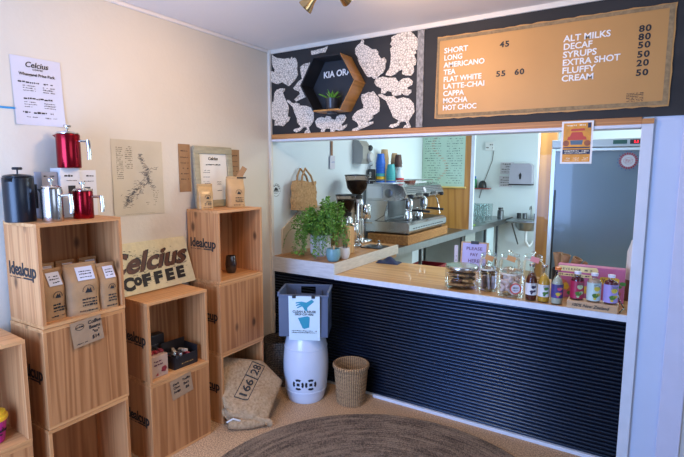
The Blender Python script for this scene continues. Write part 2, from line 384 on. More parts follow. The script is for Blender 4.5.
# sink bench across the back
t = thing('kitchen_sink', 'small stainless sink with bowl on the back kitchen wall under dispenser', 'sink', (1.05, 5.1, .0))
MB().box((-.30, -.25, .86), (.25, .28, .885), bev=.004).build('drainer', STEEL, t)
MB().lathe([(.02, .72), (.12, .725), (.16, .78), (.175, .862), (.20, .89), (.19, .892), (.165, .865), (.15, .79), (.11, .74), (.0, .735)], 28, Matrix.Translation((-.02, -.06, .0))).build('basin', STEEL, t)
MB().tube([(0, .2, .88), (0, .2, 1.05), (0, .16, 1.1), (0, .08, 1.09), (0, .06, 1.05)], .011).build('tap', STEEL, t)
MB().tube([(-.02, -.06, .73), (-.02, -.06, .55), (.02, -.0, .46), (.02, .12, .46), (.02, .27, .5)], .022, 10).build('waste_pipe', mat('white_pvc', (.75, .78, .8), .35, vary=.04), t)
for s_ in (-1, 1):
    MB().tube([(s_*.2, .25, .84), (s_*.22, -.18, .84), (s_*.2, .25, .45)], .012, 6).build('bracket', DSTEEL, t)

# ================================================================ RUG
RUG = bpy.data.materials.new('braided_jute'); N, L = nodes_of(RUG); b = bsdf(RUG); b.inputs['Roughness'].default_value = .9
tc = N.new('ShaderNodeTexCoord'); sp = N.new('ShaderNodeSeparateXYZ'); L.new(tc.outputs['Object'], sp.inputs[0])
ln = N.new('ShaderNodeVectorMath'); ln.operation = 'LENGTH'; L.new(tc.outputs['Object'], ln.inputs[0])
at = N.new('ShaderNodeMath'); at.operation = 'ARCTAN2'; L.new(sp.outputs[1], at.inputs[0]); L.new(sp.outputs[0], at.inputs[1])
cb = N.new('ShaderNodeCombineXYZ'); L.new(ln.outputs['Value'], cb.inputs[0]); L.new(at.outputs[0], cb.inputs[1])
mp = N.new('ShaderNodeMapping'); mp.inputs['Scale'].default_value = (34, 3.0, 1); L.new(cb.outputs[0], mp.inputs[0])
nn = N.new('ShaderNodeTexNoise'); nn.inputs['Scale'].default_value = 1; nn.inputs['Detail'].default_value = 3; L.new(mp.outputs[0], nn.inputs['Vector'])
n3 = N.new('ShaderNodeTexNoise'); n3.inputs['Scale'].default_value = 130; L.new(tc.outputs['Object'], n3.inputs['Vector'])
av = N.new('ShaderNodeMath'); av.operation = 'MULTIPLY_ADD'; av.inputs[1].default_value = .55; L.new(n3.outputs['Fac'], av.inputs[0])
h_ = N.new('ShaderNodeMath'); h_.operation = 'MULTIPLY'; h_.inputs[1].default_value = .5; L.new(nn.outputs['Fac'], h_.inputs[0]); L.new(h_.outputs[0], av.inputs[2])
rp = N.new('ShaderNodeValToRGB'); rp.color_ramp.elements[0].position = .40; rp.color_ramp.elements[1].position = .64
rp.color_ramp.elements[0].color = (.055, .033, .020, 1); rp.color_ramp.elements[1].color = (.27, .18, .115, 1)
L.new(av.outputs[0], rp.inputs['Fac']); L.new(rp.outputs['Color'], b.inputs['Base Color'])
bp = N.new('ShaderNodeBump'); bp.inputs['Strength'].default_value = .8; bp.inputs['Distance'].default_value = .006
L.new(n3.outputs['Fac'], bp.inputs['Height']); L.new(bp.outputs['Normal'], b.inputs['Normal'])
prof = [(0.0, .006)]; R_ = 0.99; nr = 44
for k in range(nr*4+1):
    r = R_*k/(nr*4); prof.append((r, 0.006+0.006*abs(math.sin(PI*(k/4)))))
prof += [(R_+.004, .004), (R_, 0.0), (0, 0.0)]
tag(MB().lathe(prof[1:], 160).build('rug', RUG, smooth=60, loc=(1.547, -1.11, 0.0005)), 'large round brown braided jute rug on the cork floor', 'rug')

# ================================================================ CRATES
PINE_Z = wood('pine_upright', (.60, .285, .11), (.43, .175, .06), 'z', .5)
PINE_Y = wood('pine_lengthwise', (.66, .33, .13), (.50, .22, .075), 'y', .5)
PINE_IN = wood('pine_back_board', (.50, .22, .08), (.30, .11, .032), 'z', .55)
CW, CD, CH, TH = .405, .286, .468, .016
def logo(mb, M):
    write(mb, M, 'Ideal', -.118, -.02, .084, .0020, width=.126)
    write(mb, M, 'cup', .012, -.02, .084, .0020, width=.105)
    mb.box((.008, -.034, .0006), (.085, -.027, .0018), M)
    scribble(mb, M, -.115, 0, -.036, .006)
def make_crate():
    root = thing('crate', 'x', 'crate', (0, 0, 0), group=None)
    d, w_, h = CD/2, CW/2, CH
    MB().box((-d, -w_, 0), (d, w_, TH), bev=.0012).build('bottom_panel', PINE_Y, root, 0)
    MB().box((-d, -w_, h-TH), (d, w_, h), bev=.0012).build('top_panel', PINE_Y, root, 0)
    for s_ in (-1, 1):
        y0, y1 = sorted((s_*w_, s_*(w_-TH)))
        p = MB().box((-d, y0, TH), (d, y1, h-TH), bev=.0012).build('side_panel', PINE_Z, root, 0)
        M = frame((0, s_*(w_+.0002), h*.53), (-s_, 0, 0), (0, 0, 1)); lb = MB(); logo(lb, M)
        lb.build('lettering', INK, p, 0)
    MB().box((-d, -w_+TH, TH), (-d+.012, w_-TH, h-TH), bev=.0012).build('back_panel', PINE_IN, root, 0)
    return root
crate0 = make_crate(); _used = []
def crate(tower, k, facing, label):
    xf, y0, r, w_ = tower[:4]
    o = crate0 if not _used else copy_tree(crate0); _used.append(1)
    ex = Vector((-math.sin(r), math.cos(r), 0)); ed = Vector((math.cos(r), math.sin(r), 0))
    c = Vector((xf, y0, 0))+ex*CW/2-ed*CD/2
    o.location = (c.x, c.y, k*tower[4]*.470+.0005); o.scale = (1, 1, tower[4]); o.rotation_euler = (0, 0, r+(0 if facing else PI))
    o['label'] = label; o['category'] = 'crate'; o['group'] = 'stacked pine crates along the left wall'
    return o, ed, ex
TA = (.306, -1.932, .018, CW, 1.0105); TB = (.293, -1.398, -.055, CW, 1.0); TC = (.303, -.876, -.008, CW, 1.0); TD = (.294, -2.418, -.06, CW, .995)
crate(TA, 2, 1, 'top pine crate of the tallest left tower, holding brown coffee bags')
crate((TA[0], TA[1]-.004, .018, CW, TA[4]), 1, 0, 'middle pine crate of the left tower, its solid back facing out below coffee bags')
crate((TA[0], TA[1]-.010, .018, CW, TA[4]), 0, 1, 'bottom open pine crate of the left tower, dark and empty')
crate(TB, 1, 1, 'top pine crate of the low middle tower, holding boxes of chocolates')
crate((TB[0], TB[1], -.05, CW, TB[4]), 0, 0, 'lower pine crate of the low middle tower, solid side out, on the floor')
crate(TC, 2, 1, 'top pine crate by the corner, holding one dark glass tumbler')
crate(TC, 1, 0, 'middle pine crate of the corner tower, solid knotty side facing out')
crate((TC[0], TC[1]-.001, 0, CW, 1), 0, 1, 'bottom open pine crate by the corner with burlap sack in it')
crate(TD, 1, 1, 'open pine crate cut by the left photo edge, holding pink cup')
crate((TD[0], TD[1], -.05, CW, TD[4]), 0, 0, 'lowest pine crate at the left photo edge, under the pink cup crate')

# ================================================================ SHOP WALL AND SHELF THINGS
PAPER = mat('white_paper', (.62, .60, .66), .7, vary=.05, scale=6)
KRAFT = mat('kraft_paper', (.36, .20, .09), .75, vary=.14, scale=30, bump=.1, bscale=40)
KRAFTD = mat('kraft_bag_paper', (.42, .23, .10), .7, vary=.16, scale=18, bump=.35, bscale=25)
CARD = mat('kraft_card', (.36, .22, .12), .8, vary=.12, scale=40)
def sheet(mb, M, w_, h_, th=.0015, curl=.006, nu=9, nv=9):
    """paper sheet with real thickness; its lower corners lift slightly"""
    def z(u, v): return th+curl*(abs(u-.5)*2)**3*(1-v)**2
    mb.grid(lambda u, v: (u*w_, v*h_, z(u, v)), nu, nv, M)
    mb.grid(lambda u, v: (u*w_, v*h_, z(u, v)-th), nu, nv, M)
    return mb
# price sheet
M0 = frame((0.001, -1.842, 1.872), (0, 1, .015), (0, -.02, 1))
o = sheet(MB(), M0, .228, .318).build('price_sheet', PAPER); tag(o, 'white printed price sheet taped to the wall above the coffee presses', 'poster')
lb = MB(); write(lb, M0, 'Celcius', .114, .272, .036, .0006, .25, 'CENTER', lift=.0025); write(lb, M0, 'COFFEE', .118, .259, .011, .0002, align='CENTER', lift=.0025, spacing=1.3)
write(lb, M0, 'Whangarei Price Pack', .114, .232, .019, .0004, align='CENTER', lift=.0025, width=.165)
for yy, a, b_ in ((.196, .025, .185), (.12, .03, .175), (.055, .035, .175)): scribble(lb, M0, a, b_, yy, .010, .9, .0025)
lb.build('lettering', INK, o, 0)
lb = MB()
for yy in (.182, .171, .160, .106, .095, .084, .036): scribble(lb, M0, .045, .10, yy, .005, .8, .0026); scribble(lb, M0, .135, .19, yy-.002, .006, .9, .0026)
lb.build('small_print', GREY_INK, o, 0)
o = MB().tube([(.002, -2.25, 1.942), (.002, -2.0, 1.944), (.002, -1.838, 1.946)], .005, 6).build('painters_tape', mat('blue_tape', (.04, .30, .62), .6, vary=.1)); tag(o, 'strip of blue tape on the wall left of the price sheet', 'tape')
o = MB().tube([(.003, -1.62, 1.915), (.003, -1.61, 1.88), (.003, -1.60, 1.85)], .0028, 6).build('painters_tape', MATS['blue_tape']); tag(o, 'short scrap of blue tape on the wall just above the large red press', 'tape')
# map of New Zealand
M0 = frame((0.001, -1.372, 1.394), (0, 1, .0), (0, 0, 1))
MAPP = mat('aged_map_paper', (.60, .52, .38), .75, vary=.12, scale=5)
o = sheet(MB(), M0, .335, .438, curl=.004).build('wall_map', MAPP); tag(o, 'yellowed paper map of two long islands pinned to the wall', 'map')
lb = MB(); rr = random.Random(3)
def along(pts, n, spread):
    for q in range(n):
        k = rr.random()*(len(pts)-1); i = int(k); f_ = k-i
        x = pts[i][0]*(1-f_)+pts[i+1][0]*f_+rr.gauss(0, spread); y = pts[i][1]*(1-f_)+pts[i+1][1]*f_+rr.gauss(0, spread)
        a = rr.uniform(-.5, .9); l_ = rr.uniform(.004, .013); MM = M0 @ Matrix.Translation((x, y, .002)) @ Matrix.Rotation(a, 4, 'Z')
        lb.box((-l_, -.0009, 0), (l_, .0009, .0008), MM)
along([(.178, .365), (.195, .32), (.215, .28), (.225, .23)], 60, .007); along([(.19, .25), (.26, .27), (.29, .28)], 22, .008); along([(.215, .24), (.23, .2), (.27, .165)], 50, .012)
along([(.20, .19), (.15, .15), (.10, .11), (.07, .06)], 120, .014); along([(.08, .10), (.12, .07)], 20, .008)
lb.build('island_drawing', GREY_INK, o, 0)
lb = MB()
for yy in [.39-.011*i for i in range(17)]: scribble(lb, M0, .03, .07, yy, .006, .85, .002); 
for yy in [.395-.011*i for i in range(12)]: scribble(lb, M0, .085, .13, yy, .006, .8, .002)
for yy in [.14-.011*i for i in range(9)]: scribble(lb, M0, .26, .30, yy, .004, .7, .002)
for yy in [.07, .06]: scribble(lb, M0, .21, .235, yy, .004, .7, .002)
lb.box((.028, .008, .0018), (.33, .009, .0024), M0)
lb.build('legend', mat('faded_map_ink', (.20, .17, .12), .7, vary=.1), o, 0)
# two kraft tags and framed certificate
for nm, y0, z0, w_, h_, lab in (('kraft_tag', -.912, 1.520, .093, .308, 'long brown kraft tag pinned left of the framed certificate'), ('kraft_tag', -.462, 1.560, .098, .25, 'brown kraft tag pinned right of the framed certificate')):
    M0 = LW(y0, z0, .001); o = sheet(MB(), M0, w_, h_, curl=.003).build(nm, KRAFT); tag(o, lab, 'tag', 'kraft tags beside the frame')
    lb = MB()
    scribble(lb, M0, .018, w_-.018, h_-.05, .012, .95, .002)
    for q in range(5): scribble(lb, M0, .015, w_-.015, h_-.09-.035*q, .009, .85, .002)
    lb.build('lettering', mat('brown_ink', (.12, .06, .03), .7, vary=.1), o, 0)
t = thing('framed_certificate', 'grey-green wooden picture frame with a printed sheet, leaning on the top crate by the corner', 'picture frame', (.035, -.645, 1.4095), 0, None, (0, math.radians(-3), 0))
FRM = mat('weathered_sage_wood', (.42, .37, .24), .6, vary=.25, scale=14, stretch=(1, 1, 4))
fw_, fh_, bw = .345, .41, .048
mb = MB()
for a, b_ in (((0, -fw_/2, 0), (.022, fw_/2, bw)), ((0, -fw_/2, fh_-bw), (.022, fw_/2, fh_)), ((0, -fw_/2, bw), (.022, -fw_/2+bw, fh_-bw)), ((0, fw_/2-bw, bw), (.022, fw_/2, fh_-bw))): mb.box(a, b_, bev=.004)
mb.build('frame', FRM, t)
o = MB().box((.002, -fw_/2+bw, bw), (.008, fw_/2-bw, fh_-bw)).build('certificate', mat('certificate_paper', (.78, .74, .66), .6, vary=.04), t, 0)
M0 = frame((.0085, -fw_/2+bw, bw), (0, 1, 0), (0, 0, 1)); lb = MB(); lb.m = 0
write(lb, M0, 'Celcius', .125, .272, .030, .0006, .2, 'CENTER', lift=.001)
scribble(lb, M0, .06, .19, .236, .010, .95, .001)
for yy in (.20, .185, .155, .125, .112, .06, .045): scribble(lb, M0, .03, .09, yy, .005, .8, .001)
for yy in (.12, .105, .06): scribble(lb, M0, .15, .19, yy, .005, .8, .001)
lb.build('lettering', INK, o, 0)

# coffee bag: folded kraft pouch with label
def coffee_bag(name, w_, d_, h_, loc, rz, label, cat, group, mat_=None, tin=True, lbl=True, printing=True, side=False, tag_=False):
    """front faces local +x"""
    t = thing(name, label, cat, loc, rz, group)
    R1 = random.Random(hash_(label))
    mb = MB(); nv = 12; ring = []
    def sec(z):
        k = z/h_; taper = 1 if k < .68 else 1-(k-.68)/.32*.86
        return d_/2*taper, w_/2*(1-.03*math.sin(k*PI)) 
    def fn(u, v):
        z = h_*v; dx, dy = sec(z); a = 2*PI*u
        c, s_ = math.cos(a), math.sin(a); e = 5.0
        q = (abs(c)**e+abs(s_)**e)**(-1/e)
        wr = 1+.025*math.sin(9*v+5*u*PI)*math.sin(u*4*PI)
        return (c*q*dx*wr, s_*q*dy*wr, z)
    mb.grid(fn, 28, nv, None, True); mb.add([fn(i/28, 0) for i in range(28)], [list(range(28))])
    mb.box((-.006, -w_/2*.97, h_-.003), (.008, w_/2*.97, h_+.014), bev=.002)
    body = mb.build('pouch', mat_ or KRAFTD, t, 50)
    if lbl:
        lw = w_*.52; M0 = frame((d_*.46+.002, -lw/2+w_*.08, h_*.72), (0, 1, 0), (-d_*.385, 0, h_*.28))
        lb = MB().box((0, 0, 0), (lw, h_*.30, .0015), M0); lo = lb.build('label', PAPER, t, 0)
        s2 = MB()
        for yy in (.042, .028, .012): scribble(s2, M0, lw*.15, lw*.85, yy, .007, .9, .0024)
        s2.build('lettering', INK, lo, 0)
    if printing:
        s2 = MB(); M0 = frame((d_/2*1.015, -w_/2, 0), (0, 1, 0), (0, 0, 1))
        cx, cy, r = w_*.60, h_*.50, w_*.17
        for q in range(9):
            a = PI*q/8; s2.box((-.004, -.0012, 0), (.004, .0012, .001), M0 @ Matrix.Translation((cx+math.cos(a)*r, cy+math.sin(a)*r, .0015)) @ Matrix.Rotation(a+PI/2, 4, 'Z'))
        s2.prism([(cx-r*.6, cy-r*.4), (cx-r*.1, cy+r*.55), (cx+r*.15, cy+r*.1), (cx+r*.4, cy+r*.5), (cx+r*.7, cy-r*.5)], .001, .002, M0)
        for yy in (.30, .23, .17): scribble(s2, M0, w_*.40, w_*.85, h_*yy, h_*.045, .95, .0015)
        scribble(s2, M0, w_*.3, w_*.85, h_*.06, h_*.03, .95, .0015)
        s2.build('printing', INK, t, 0)
    if tag_:
        MB().box((-.004, -.02, -.045), (.0, .02, .05), Matrix.Translation((.004, w_*.38, h_+.035)) @ Matrix.Rotation(math.radians(-32), 4, 'X'), bev=.002).build('scoop_tag', mat('orange_brown_tag', (.45, .24, .10), .6, vary=.2), t, 0)
        MB().box((-.006, w_*.1, h_+.0), (.010, w_*.62, h_+.010)).build('tin_tie', INK, t, 0)
    return t
def hash_(s): return sum(ord(c)*(i+1) for i, c in enumerate(s))
ZA = .9665
G1 = 'brown coffee bags in the top left crate'
coffee_bag('coffee_bag', .118, .085, .222, (.215, -1.852, ZA), .1, 'front brown coffee bag at the left end of the crate, label half hidden', 'coffee bag', G1)
coffee_bag('coffee_bag', .150, .105, .232, (.235, -1.718, ZA), -.12, 'large brown coffee bag with crisp white label in the middle front of the crate', 'coffee bag', G1)
coffee_bag('coffee_bag', .098, .09, .215, (.245, -1.597, ZA), -.05, 'front brown coffee bag at the right end of the crate', 'coffee bag', G1)
for y, x, s_ in ((-1.82, .10, 'left'), (-1.715, .09, 'middle'), (-1.605, .10, 'right')):
    coffee_bag('coffee_bag', .095, .075, .232, (x+.01, y, ZA), .0, 'brown coffee bag in the back row of the crate, the %s one' % s_, 'coffee bag', G1, printing=False)
coffee_bag('coffee_bag', .10, .07, .150, (.125, -.815, 1.4095), -.5, 'small glossy tan coffee bag left of the framed certificate base', 'coffee bag', 'coffee bags on the corner crate', mat('glossy_tan_pouch', (.56, .34, .13), .3, vary=.25, scale=25, bump=.3, bscale=30), lbl=False)
coffee_bag('coffee_bag', .125, .08, .195, (.14, -.555, 1.4095), -.45, 'kraft coffee bag with black tie and tan tag right of the framed certificate', 'coffee bag', 'coffee bags on the corner crate', mat('tan_pouch', (.55, .34, .15), .55, vary=.1, scale=25, bump=.3, bscale=30), lbl=False, tag_=True)

# hand-written kraft cards on crate edges
def card(M0, w_, h_, label, lines, ring=True):
    o = sheet(MB(), M0, w_, h_, curl=.002).build('price_card', CARD); tag(o, label, 'card')
    lb = MB()
    for body, x, y, s_ in lines: write(lb, M0, body, x, y, s_, .0003, .1, lift=.0025)
    if ring:
        for q in range(26):
            a = 2*PI*q/26; lb.box((-.0035, -.0008, 0), (.0035, .0008, .001), M0 @ Matrix.Translation((.042+.02*math.cos(a), h_-.03+.014*math.sin(a), .002)) @ Matrix.Rotation(math.atan2(.014*math.cos(a), -.02*math.sin(a)), 4, 'Z'))
        scribble(lb, M0, .027, .058, h_-.034, .008, 1, .0025); scribble(lb, M0, .015, .07, .012, .005, .95, .0025)
    lb.build('lettering', INK, o, 0)
card(frame((.3115, -1.808, .822), (0, 1, .08), (0, -.10, 1)), .150, .125, 'kraft price card fixed under the coffee bags on the tall tower', [('Coffee', .082, .095, .024), ('Beans', .084, .070, .024), ('"to"', .098, .046, .022), ('$14', .092, .018, .024)])
card(frame((.3010, -1.262, .330), (.055, 1, .12), (0, -.13, 1)), .145, .120, 'kraft price card fixed under the chocolates on the low tower', [('Dark', .015, .085, .020), ('Choc', .015, .062, .020), ('Fudge', .015, .038, .019), ('Truffle', .080, .088, .020), ('Bars', .084, .062, .022), ('$6', .095, .034, .024)], ring=False)

# French presses
RED = mat('metallic_red', (.30, .008, .018), .18, .85, vary=.1); CHR = mat('chrome', (.72, .70, .68), .12, 1.0); SLV = mat('satin_silver', (.55, .53, .52), .22, 1.0, vary=.05)
MBLK = mat('matt_black_enamel', (.005, .007, .012), .30, vary=.1)
def press(loc, rz, r, h, body_m, metal_m, label, hand=True):
    t = thing('french_press', label, 'coffee press', loc, rz, 'coffee presses on the tallest crate tower')
    MB().lathe([(0, 0), (r*.97, 0), (r, .004), (r, h-.006), (r*.985, h), (r*.9, h+.001), (0, h+.001)], 40).build('body', body_m, t, 40)
    MB().lathe([(0, h+.001), (r*.93, h+.002), (r*.95, h+.006), (r*.80, h+.012), (r*.3, h+.016), (0, h+.016)], 32).build('lid', body_m if body_m is MBLK else metal_m, t)
    k = MB(); k.cyl(.0035, h+.012, h+.036, 10); k.lathe([(0, h+.034), (r*.30, h+.034), (r*.34, h+.040), (r*.30, h+.046), (0, h+.047)], 20); k.build('plunger_knob', metal_m, t)
    MB().add([(-r*.93, -.018, h-.020), (-r*.93, .018, h-.020), (-r-.026, 0, h-.004), (-r*.93, -.020, h-.001), (-r*.93, .020, h-.001)], [(0, 1, 2), (0, 2, 3), (1, 4, 2), (3, 2, 4), (0, 3, 4, 1)]).build('spout', body_m, t)
    if hand:
        mb = MB(); mb.tube([(r*.9, 0, h*.80), (r+.050, 0, h*.80)], .006, 10); mb.tube([(r+.048, 0, h*.83), (r+.052, 0, h*.45), (r+.050, 0, h*.26)], .0095, 12)
        mb.build('handle', metal_m, t)
    s2 = MB(); M0 = frame((r*.72+.001, r*.42, .022), (-.5, .86, 0), (0, 0, 1))
    if body_m is not RED: scribble(s2, M0, 0, .022, 0, .005, 1, .006); s2.build('mark', GREY_INK if body_m is not MBLK else SLV, t, 0)
    return t
ZT = 1.4235
press((.126, -1.908, ZT), 2.1, .062, .200, MBLK, MBLK, 'large matt black coffee press at the left end of the top crate', True)
press((.236, -1.822, ZT), .45, .044, .150, SLV, CHR, 'brushed silver coffee press between the black and red ones')
press((.21, -1.664, ZT), .5, .046, .132, RED, CHR, 'small red metal coffee press standing on the crate top')
press((.095, -1.655, ZT+.245), .5, .054, .165, RED, CHR, 'large red metal coffee press raised on a white carton')
def carton(loc, rz, w_, d_, h_, m_, label, marks, extra=None):
    t = thing('product_carton', label, 'box', loc, rz, 'product cartons behind the presses')
    MB().box((-d_/2, -w_/2, 0), (d_/2, w_/2, h_), bev=.0015).build('carton', m_, t, 0)
    M0 = frame((d_/2+.0002, -w_/2, 0), (0, 1, 0), (0, 0, 1)); lb = MB()
    for a, b_, y, s_ in marks: scribble(lb, M0, a, b_, y, s_, .95, .001)
    lb.build('printing', INK, t, 0)
    if extra: extra(t, M0)
    return t
WCART = mat('white_carton', (.72, .70, .69), .5, vary=.03); GCART = mat('grey_carton', (.30, .29, .32), .5, vary=.1)
def pic_press(x, y, s_, m_):
    def f_(t, M0):
        p = MB(); p.prism([(x, y), (x+s_, y), (x+s_, y+s_*1.6), (x, y+s_*1.6)], .0008, .0018, M0); p.prism([(x+s_, y+s_*1.2), (x+s_*1.4, y+s_*1.3), (x+s_*1.4, y+s_*.5), (x+s_*1.25, y+s_*.5), (x+s_*1.25, y+s_*1.1), (x+s_, y+s_*1.05)], .0008, .0018, M0)
        p.build('picture', m_, t, 0)
    return f_
carton((.062, -1.755, ZT), 0, .075, .07, .225, GCART, 'narrow grey carton with a pictured press, behind the silver press', [(.01, .06, .2, .008)], pic_press(.018, .12, .026, INK))
carton((.068, -1.665, ZT), 0, .098, .09, .2445, WCART, 'white carton under the large red press', [(.02, .06, .20, .012), (.03, .08, .18, .006)], pic_press(.035, .10, .036, INK))
carton((.062, -1.568, ZT), 0, .085, .08, .235, WCART, 'white carton with black writing behind the small red press', [(.02, .07, .20, .010), (.02, .07, .175, .006), (.02, .06, .03, .008), (.02, .06, .05, .008)], pic_press(.02, .10, .03, mat('dark_picture', (.03, .03, .035), .5)))
t = thing('travel_flask', 'slim dark blue flask between silver and red coffee presses', 'flask', (.135, -1.745, ZT), 0)
MB().lathe([(0, 0), (.020, 0), (.021, .004), (.021, .098), (.016, .11), (0, .11)], 24).build('body', mat('slate_blue', (.06, .09, .17), .35, vary=.1), t)
MB().lathe([(0, .11), (.015, .11), (.015, .135), (0, .137)], 20).build('cap', mat('mid_grey_plastic', (.2, .2, .22), .4), t)

# coffee sign
SY0, SX = -1.524, .085
t = thing('coffee_sign', 'cream painted board sign with brown script and black capitals, leaning on the wall', 'sign', (SX, SY0, .9445), 0, None)
up_ = Vector((-.07, 0, .295)).normalized(); MS = frame((0, 0, 0), (0, 1, 0), up_)
SIGN = mat('weathered_cream_board', (.70, .61, .36), .7, vary=.0, col2=(.62, .54, .33), scale=30, bump=.3, bscale=50)
MB().prism([(0, 0), (.648, .0), (.618, .298), (.0, .302)], -.018, 0, MS).build('board', SIGN, t, 0)
MS2 = MS @ Matrix.Rotation(math.radians(1.5), 4, 'Z')
for nm, m_, dx, dy, lf, bo in (('lettering_shadow', INK, .010, .006, .0012, .0022), ('script_lettering', mat('rust_brown_paint', (.12, .045, .02), .6, vary=.4, scale=40), 0, 0, .0030, .0045)):
    lb = MB(); write(lb, MS2, 'Celcius', .03+dx, .118+dy, .165, bo, .38, width=.56, lift=lf); lb.build(nm, m_, t, 0)
lb = MB(); write(lb, MS2, 'C', .140, .026, .098, .0060, lift=.002, sx=1.05); write(lb, MS2, 'o', .214, .046, .085, .0060, lift=.002)
for i, ch in enumerate('FFEE'): write(lb, MS2, ch, .266+.082*i, .030, .092, .0062, lift=.002, sx=1.25)
lb.build('capital_lettering', mat('charred_black_paint', (.02, .016, .013), .7, vary=.3, scale=40), t, 0)
# dark smears of worn paint
lb = MB(); rr = random.Random(5)
for q in range(170):
    cx, cy = rr.choice([(.13, .24), (.2, .2), (.3, .215), (.45, .2), (.55, .19), (.5, .12), (.35, .06), (.3, .11), (.56, .13), (.25, .12)]); x = cx+rr.gauss(0, .045); y = min(.285, max(.01, cy+rr.gauss(0, .018)))
    l_ = rr.uniform(.003, .018); x = min(max(x, .02), .59); lb.box((x, y, .0004), (x+l_, y+rr.uniform(.001, .0035), .0012), MS)
lb.build('worn_marks', mat('grey_brown_wear', (.13, .11, .085), .8, vary=.2), t, 0)

# chocolates in the low tower's crate
ZB = .470+.0175
DK = mat('dark_box_card', (.018, .015, .016), .35, vary=.2); REDW = mat('red_wrapper', (.30, .03, .04), .35, vary=.3, scale=30); GOLD = mat('gold_print', (.55, .34, .12), .4, .6)
FOIL = mat('silver_foil', (.6, .58, .55), .25, .9, vary=.2)
rB = -.055
def inB(x, y, z=0): return (x, y, ZB+z)
t = thing('chocolate_box', 'flat glossy black box standing at the back left of the crate', 'box', inB(.085, -1.235), rB)
MB().box((-.03, -.095, .085), (.03, .075, .19), bev=.006).build('carton', DK, t, 0)
MB().box((-.035, -.11, 0), (.035, .09, .085), bev=.003).build('base', DK, t, 0)
lb = MB(); scribble(lb, frame((.031, -.04, .13), (0, 1, 0), (0, 0, 1)), 0, .07, 0, .007, .95, .001); lb.build('lettering', GREY_INK, t, 0)
t = thing('kraft_chocolate_box', 'kraft display box of dark red wrapped chocolates, front left of the crate', 'box', inB(.215, -1.315), rB)
MB().box((-.06, -.05, 0), (.05, .06, .125), bev=.002).build('carton', mat('pinkish_kraft', (.46, .29, .20), .7, vary=.08), t, 0)
M0 = frame((.0505, -.05, 0), (0, 1, 0), (0, 0, 1)); lb = MB(); scribble(lb, M0, .02, .07, .09, .012, 1, .001); scribble(lb, M0, .02, .075, .07, .012, 1, .001); lb.m = 1
lb.prism([(.065, .03), (.09, .025), (.1, .045), (.09, .06), (.07, .055)], .0008, .002, M0); lb.prism([(.03, .015), (.045, .012), (.042, .028)], .0008, .002, M0)
lb.build('printing', [mat('plum_ink', (.10, .02, .04), .6), REDW], t, 0)
t = thing('black_display_tray', 'black open display tray of wrapped bars with gold writing', 'tray', inB(.205, -1.125), rB)
mb = MB(); w_, d_, h_ = .165, .13, .075
for a, b_ in (((-d_/2, -w_/2, 0), (d_/2, w_/2, .004)), ((d_/2-.004, -w_/2, .004), (d_/2, w_/2, h_)), ((-d_/2, -w_/2, .004), (-d_/2+.004, w_/2, h_+.06)), ((-d_/2, -w_/2, .004), (d_/2, -w_/2+.004, h_)), ((-d_/2, w_/2-.004, .004), (d_/2, w_/2, h_+.035))): mb.box(a, b_)
mb.build('tray', DK, t, 0); lb = MB(); M0 = frame((d_/2+.0003, -w_/2, 0), (0, 1, 0), (0, 0, 1)); scribble(lb, M0, .05, .13, .022, .008, 1, .001); lb.build('lettering', GOLD, t, 0)
rr = random.Random(11)
for i in range(9):
    o = MB().box((-.034, -.009, -.012), (.034, .009, .012), bev=.004).build('wrapped_bar', (REDW, FOIL, DK, mat('cream_wrapper', (.6, .48, .36), .4, vary=.2))[i % 4])
    o.location = inB(.175+.03*(i % 3)+rr.uniform(-.004, .004), -1.185+.021*(i // 3)*2+rr.uniform(-.004, .004), .064+.012*(i % 2)); o.rotation_euler = (0, rr.uniform(-.3, .1), rr.uniform(-.5, .5))
    tag(o, 'small wrapped chocolate bar lying in the black display tray', 'chocolate bar', 'chocolate bars in the black tray')
for i in range(6):
    o = MB().box((-.018, -.012, -.008), (.018, .012, .008), bev=.004).build('wrapped_chocolate', REDW if i % 2 else DK)
    o.location = inB(.185+.036*(i % 2), -1.342+.036*(i//2), .1345); o.rotation_euler = (0, 0, rr.uniform(-.6, .6))
    tag(o, 'small dark red wrapped chocolate piled on the kraft display box', 'chocolate', 'chocolates on the kraft box')

# dark tumbler in the corner crate
t = thing('smoked_glass_tumbler', 'dark smoked glass tumbler alone in the top corner crate', 'glass', (.155, -.625, .9575))
MB().lathe([(0, 0), (.028, 0), (.036, .02), (.040, .06), (.033, .118), (.030, .118), (.036, .06), (.032, .022), (0, .012)], 28).build('glass', mat('smoked_glass', (.030, .018, .015), .12, vary=.1, spec=.8), t)
# pink cup at the left photo edge
t = thing('reusable_cup', 'magenta reusable cup with yellow lid in the crate at the left edge', 'cup', (.215, -2.115, .4875))
MB().lathe([(0, 0), (.034, 0), (.036, .004), (.047, .098), (0, .098)], 32).build('cup_body', mat('magenta_plastic', (.48, .015, .20), .35, vary=.05), t)
MB().lathe([(.0, .098), (.050, .098), (.053, .104), (.052, .116), (.046, .119), (.044, .132), (.038, .134), (0, .131)], 32).build('lid', mat('yellow_plastic', (.85, .50, .02), .35, vary=.05), t)
lb = MB()
def wrap(p): 
    a = (p.x)/.043; rr_ = .0365+.0095*(p.y/.098)+p.z; return Vector((rr_*math.cos(a), rr_*math.sin(a), p.y))
write(lb, None, 'idealcup', -.020, .050, .018, .0006, fn=wrap, lift=.0028); write(lb, None, 'idealcup', -.022, .036, .011, .0004, fn=wrap, lift=.0028)
for q in range(12):
    a = PI*q/11; lb.box((-.004, -.001, -.0006), (.004, .001, .0010), Matrix.Rotation(.018*math.cos(a)/.043, 4, 'Z') @ Matrix.Translation((.0425, 0, .060+.014*math.sin(a))) @ frame((0, 0, 0), (0, 1, 0), (0, 0, 1)))
lb.build('lettering', INK, t, 0)
